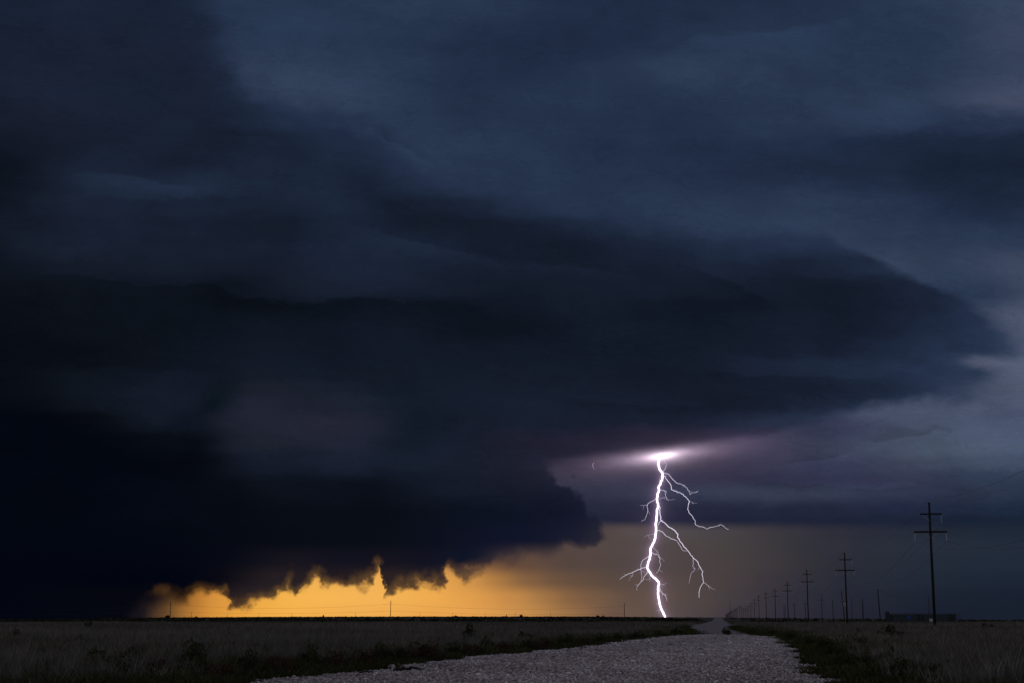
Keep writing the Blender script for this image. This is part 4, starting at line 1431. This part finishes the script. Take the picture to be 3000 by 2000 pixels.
for j, (dz, sag, lab) in enumerate([(-2.4, 3.0, 'upper sagging wire between the skyline poles'), (-7.6, 1.6, 'lower wire between the skyline poles')]):
    b = MB()
    for k in range(len(sky_pts) - 1):
        b.tube(sag_points(sky_pts[k] + Vector((0, 0, dz)), sky_pts[k + 1] + Vector((0, 0, dz)), sag), 0.05, 4, False)
    tag(b.build('overhead_wire', M_WIRE), lab, 'wire', 'wires on the amber skyline')
bt = MB()
bt.tube([(0, 0, -1), (0, 0, 9.0)], [0.28, 0.22], 6)
bt.box((0, 0, 8.3), (1.6, 0.3, 0.3))
tiny_mesh = bt.mesh('utility_pole', M_POLE)
for ti, X in enumerate((560, 665, 759, 854, 1041, 1231, 1326, 1421, 1510, 1613)):
    o = link(bpy.data.objects.new('utility_pole', tiny_mesh))
    o.location = foot(X, 3800)
    if X == 560:
        o.scale = (1.6, 1.6, 1.5)
    tag(o, 'small far pole with a crossarm right of the leftmost skyline pole' if X == 560 else '%s from the left of the tiny far poles barely rising above the amber skyline' % ORD[ti - 1], 'utility pole', None if X == 560 else 'tiny far poles on the skyline')

# ------------------------------------------------------------------ screen fence on the right
q = foot(2594.5, 400)
k = 400 / FPX
sh = empty('screen_fence', q)
tag(sh, 'long low dark screen fence with a blue patch, behind the nearest tall pole', 'fence')
W = (2797 - 2594.5) * k
Hs = 2.5
n = 18
pw = W / n
bp = MB()
bp.box((0, 0, 0), (pw - 0.16, 0.03, Hs - 0.42))
for r_ in range(4):
    bp.box((-pw / 2 + pw * (r_ + 0.7) / 4.4, -0.035, 0), (0.07, 0.035, Hs - 0.5))
pm = bp.mesh('screen_panel', M_SHED)
pmd = bp.mesh('screen_panel', M_SHED_D)
dark = (1, 8, 9, 16, 17)
for i in range(n):
    o = link(bpy.data.objects.new('screen_panel', pmd if i in dark else pm), sh)
    o.location = (pw * (i + 0.5), 0.0, Hs / 2 - 0.02 + random.uniform(-0.03, 0.03))
    o.rotation_euler = (0, random.uniform(-0.012, 0.012), 0)
    if i in dark:
        o['label'] = 'darker screen panel'
for i in range(n + 1):
    b = MB(); b.tube([(pw * i, 0.08, -0.2), (pw * i, 0.08, Hs + 0.06 + random.uniform(-0.05, 0.08))], 0.05, 6); b.build('post', M_SHED_D, sh)
for z in (0.35, Hs - 0.1):
    b = MB(); b.box((W / 2, 0.06, z), (W, 0.05, 0.07)); b.build('rail', M_SHED_D, sh)
b = MB(); b.box((0.45, -0.1, 1.42), (1.0, 0.2, 2.95)); b.build('end_panel', M_SHED_D, sh)
b = MB(); b.box(((2662 - 2594.5) * k, -0.10, (1824 - 1808) * k), (1.0, 0.06, 0.9)); o = b.build('blue_panel', M_BLUE, sh)
o['label'] = 'bright blue panel'
b = MB(); b.box(((2725 - 2594.5) * k, -0.11, (1824 - 1815.5) * k), (0.85, 0.08, 0.8)); o = b.build('pale_panel', M_PALE, sh)
o['label'] = 'pale grey panel'
# open fence bay at its right end
q2 = foot(2798.5, 400)
fe = empty('wire_fence', q2)
tag(fe, 'short see-through fence bay joined to the right end of the screen fence', 'fence')
for i in range(3):
    b = MB(); b.tube([(0.02 + i * 0.62, 0, -0.2), (0.02 + i * 0.62, 0, 2.4)], 0.05, 6); b.build('post', M_SHED_D, fe)
for i in range(9):
    b = MB(); b.box((0.64, -0.06, 0.2 + i * 0.26), (1.3, 0.03, 0.05)); b.build('rail', M_SHED, fe)

# low pipe rack
q = foot(2509, 520)
k = 520 / FPX
pr_ = empty('pipe_rack', q)
tag(pr_, 'low dark pipe rack on short legs around the pair of plain poles', 'rack')
W = 35 * k
for i in range(6):
    b = MB(); b.tube([(W * i / 5, 0, -0.1), (W * i / 5 + (0.12 if i % 2 else -0.1), 0, 0.95)], 0.08, 6); b.build('leg', M_SHED_D, pr_)
for z, th in ((0.92, 0.10), (0.55, 0.07)):
    b = MB(); b.tube([(-0.15, 0.0, z), (W * 0.5, 0, z + 0.03), (W + 0.15, 0, z)], th, 6); b.build('rail', M_SHED_D, pr_)

# ================================================================== lightning
BD = 3000.0
bolt_root = at(1943, 1806, BD)
bolt = empty('lightning_bolt', bolt_root)
tag(bolt, 'branching white lightning bolt striking the ground below the dark cloud', 'lightning')


def bolt_strip(pts, wpx, name, mat, drift, jag, seed, taper=True, n=6, parent=bolt):
    r = random.Random(seed)
    P2 = [Vector((1500 + x / 2.61375, 1250 + y / 2.61375, 0)) for x, y in pts]
    fine = []
    for a, c in zip(P2[:-1], P2[1:]):
        L = (c - a).length
        m = max(1, int(L / 4.0))
        nrm = Vector((-(c - a).y, (c - a).x, 0)).normalized()
        for j in range(m):
            t = j / m
            fine.append(a.lerp(c, t) + nrm * (0 if j == 0 else r.uniform(-1, 1) * jag))
    fine.append(P2[-1])
    out, rad = [], []
    N_ = len(fine)
    L0 = fine[0]
    for i, p in enumerate(fine):
        off = abs(p.x - L0.x) * drift * 0.667
        w_ = at(p.x, p.y, BD + off) - bolt_root
        out.append(w_)
        t = i / (N_ - 1)
        f = (1 - 0.65 * t ** 1.5) if taper else 1.0
        rad.append(0.5 * wpx * (0.72 if taper else 1.0) * f * BD / FPX * (r.uniform(0.85, 1.15) if taper else r.uniform(0.96, 1.04)))
    b = MB()
    b.tube(out, rad, n)
    return b.build(name, mat, parent, True)


TRUNK = [(1137, 205), (1130, 232), (1125, 262), (1120, 290), (1130, 325), (1155, 355), (1150, 395), (1135, 440), (1120, 465), (1125, 490), (1113, 520), (1112, 560), (1118, 600), (1110, 650),
         (1105, 700), (1100, 745), (1103, 780), (1098, 830), (1090, 875), (1065, 920), (1060, 960), (1055, 1010), (1042, 1045), (1035, 1070), (1050, 1105), (1075, 1140),
         (1105, 1165), (1125, 1195), (1118, 1240), (1120, 1290), (1128, 1340), (1142, 1390), (1160, 1430), (1172, 1456)]
bolt_strip(TRUNK, 6.0, 'main_channel', M_BOLT, 0.6, 1.3, 1, False, 8)
BR = [
    (1.9, 1, [(1160, 355), (1200, 362), (1215, 380), (1240, 410), (1265, 430), (1310, 445), (1340, 465), (1355, 490), (1362, 518), (1375, 505), (1400, 502), (1425, 493)]),
    (2.4, 1, [(1158, 365), (1185, 400), (1215, 440), (1220, 480), (1260, 495), (1300, 512), (1335, 540), (1358, 570), (1350, 600), (1345, 630), (1358, 660), (1385, 690), (1405, 720), (1402, 742), (1430, 762), (1465, 765), (1490, 780), (1530, 768), (1570, 758), (1610, 750), (1635, 775), (1660, 785)]),
    (1.0, 0, [(1358, 568), (1378, 578), (1390, 592)]),
    (1.6, 1, [(1130, 480), (1160, 485), (1182, 495), (1175, 520), (1185, 550), (1197, 568)]),
    (1.1, 0, [(1120, 548), (1160, 540), (1190, 558), (1250, 555)]),
    (1.6, 1, [(1112, 545), (1075, 570), (1045, 582), (1035, 600), (1040, 640), (1032, 670), (1020, 705), (992, 722)]),
    (1.1, 0, [(1038, 597), (1010, 602), (978, 598)]),
    (3.2, 1, [(1118, 585), (1135, 620), (1132, 660), (1142, 715), (1175, 740), (1210, 770), (1250, 797), (1272, 820), (1268, 845), (1290, 880), (1320, 920), (1355, 958), (1385, 998), (1420, 1030), (1440, 1070), (1462, 1105), (1455, 1130), (1468, 1190), (1440, 1235), (1432, 1280), (1433, 1305)]),
    (1.4, 0, [(1468, 1190), (1500, 1210), (1530, 1235), (1553, 1247)]),
    (1.5, 0, [(1385, 998), (1388, 1040), (1382, 1065), (1402, 1085), (1395, 1100), (1372, 1120), (1362, 1165), (1353, 1198)]),
    (1.8, 1, [(1142, 715), (1125, 740), (1108, 760)]),
    (1.9, 1, [(1104, 785), (1150, 800), (1175, 830), (1215, 855), (1260, 868), (1280, 900), (1305, 940), (1340, 952)]),
    (1.0, 0, [(1098, 818), (1040, 828), (1008, 848)]),
    (1.5, 1, [(1060, 960), (1110, 975), (1130, 1000), (1138, 1060), (1125, 1090), (1105, 1120)]),
    (1.2, 0, [(1070, 915), (1115, 955), (1128, 985), (1165, 1030)]),
    (1.4, 1, [(1058, 980), (1010, 1010), (990, 1045), (987, 1100), (995, 1140), (985, 1175)]),
    (2.2, 1, [(1036, 1073), (990, 1082), (930, 1108), (880, 1130), (845, 1148), (825, 1165)]),
    (1.1, 0, [(925, 1110), (922, 1140), (905, 1150), (895, 1175)]),
    (1.7, 1, [(1045, 1095), (1015, 1140), (1000, 1175), (970, 1205), (955, 1230), (958, 1250)]),
    (1.7, 1, [(1120, 1215), (1150, 1270), (1175, 1290), (1188, 1335)]),
    (1.0, 0, [(1150, 1270), (1172, 1280), (1195, 1283)]),
    (1.2, 0, [(1132, 1370), (1128, 1400), (1125, 1425)]),
    (1.2, 0, [(1145, 370), (1128, 400), (1130, 440)]),
    (1.5, 1, [(1155, 352), (1175, 320), (1185, 290), (1168, 270), (1172, 245)]),
    (0.9, 0, [(1125, 1195), (1150, 1205), (1170, 1215)]),
    (0.9, 0, [(1060, 1130), (1058, 1160), (1055, 1185)]),
]
for i, (w_, bright, pts) in enumerate(BR):
    bolt_strip(pts, w_, 'branch', M_BRANCH if bright else M_BRANCH_DIM, random.uniform(-0.8, 0.8), 1.5, 100 + i)
fr = random.Random(77)
for i, (w_, bright, pts) in enumerate(BR + [(2.0, 1, TRUNK[4:])]):      # hair-fine side filaments
    for q_ in range(1 if len(pts) < 9 else 3 if pts[0] != TRUNK[4] else 7):
        k_ = fr.randrange(1, len(pts) - 1)
        (xa, ya), (xb, yb) = pts[k_], pts[k_ + 1]
        a_ = math.atan2(yb - ya, xb - xa) + fr.choice((-1, 1)) * fr.uniform(0.5, 1.1)
        fp = [(xa, ya)]
        for j_ in range(fr.randrange(2, 5)):
            a_ += fr.uniform(-0.5, 0.5)
            L_ = fr.uniform(8, 16)
            fp.append((fp[-1][0] + L_ * math.cos(a_), fp[-1][1] + L_ * math.sin(a_) * (0.9 if math.sin(a_) > 0 else 0.4)))
        bolt_strip(fp, 0.85, 'branch', M_BRANCH_DIM, 0.2, 1.0, 900 + i * 10 + q_)
sp_root = at(1738, 1362, BD)
spk = bolt_strip([(628, 275), (616, 293), (622, 305), (632, 325)], 1.3, 'lightning_spark', M_BRANCH_DIM, 0, 0.6, 500, parent=None)
spk.location = bolt_root
tag(spk, 'tiny separate spark of lightning in the grey cloud left of the bolt', 'lightning')

scene.cycles.max_bounces = 6
scene.cycles.use_denoising = True
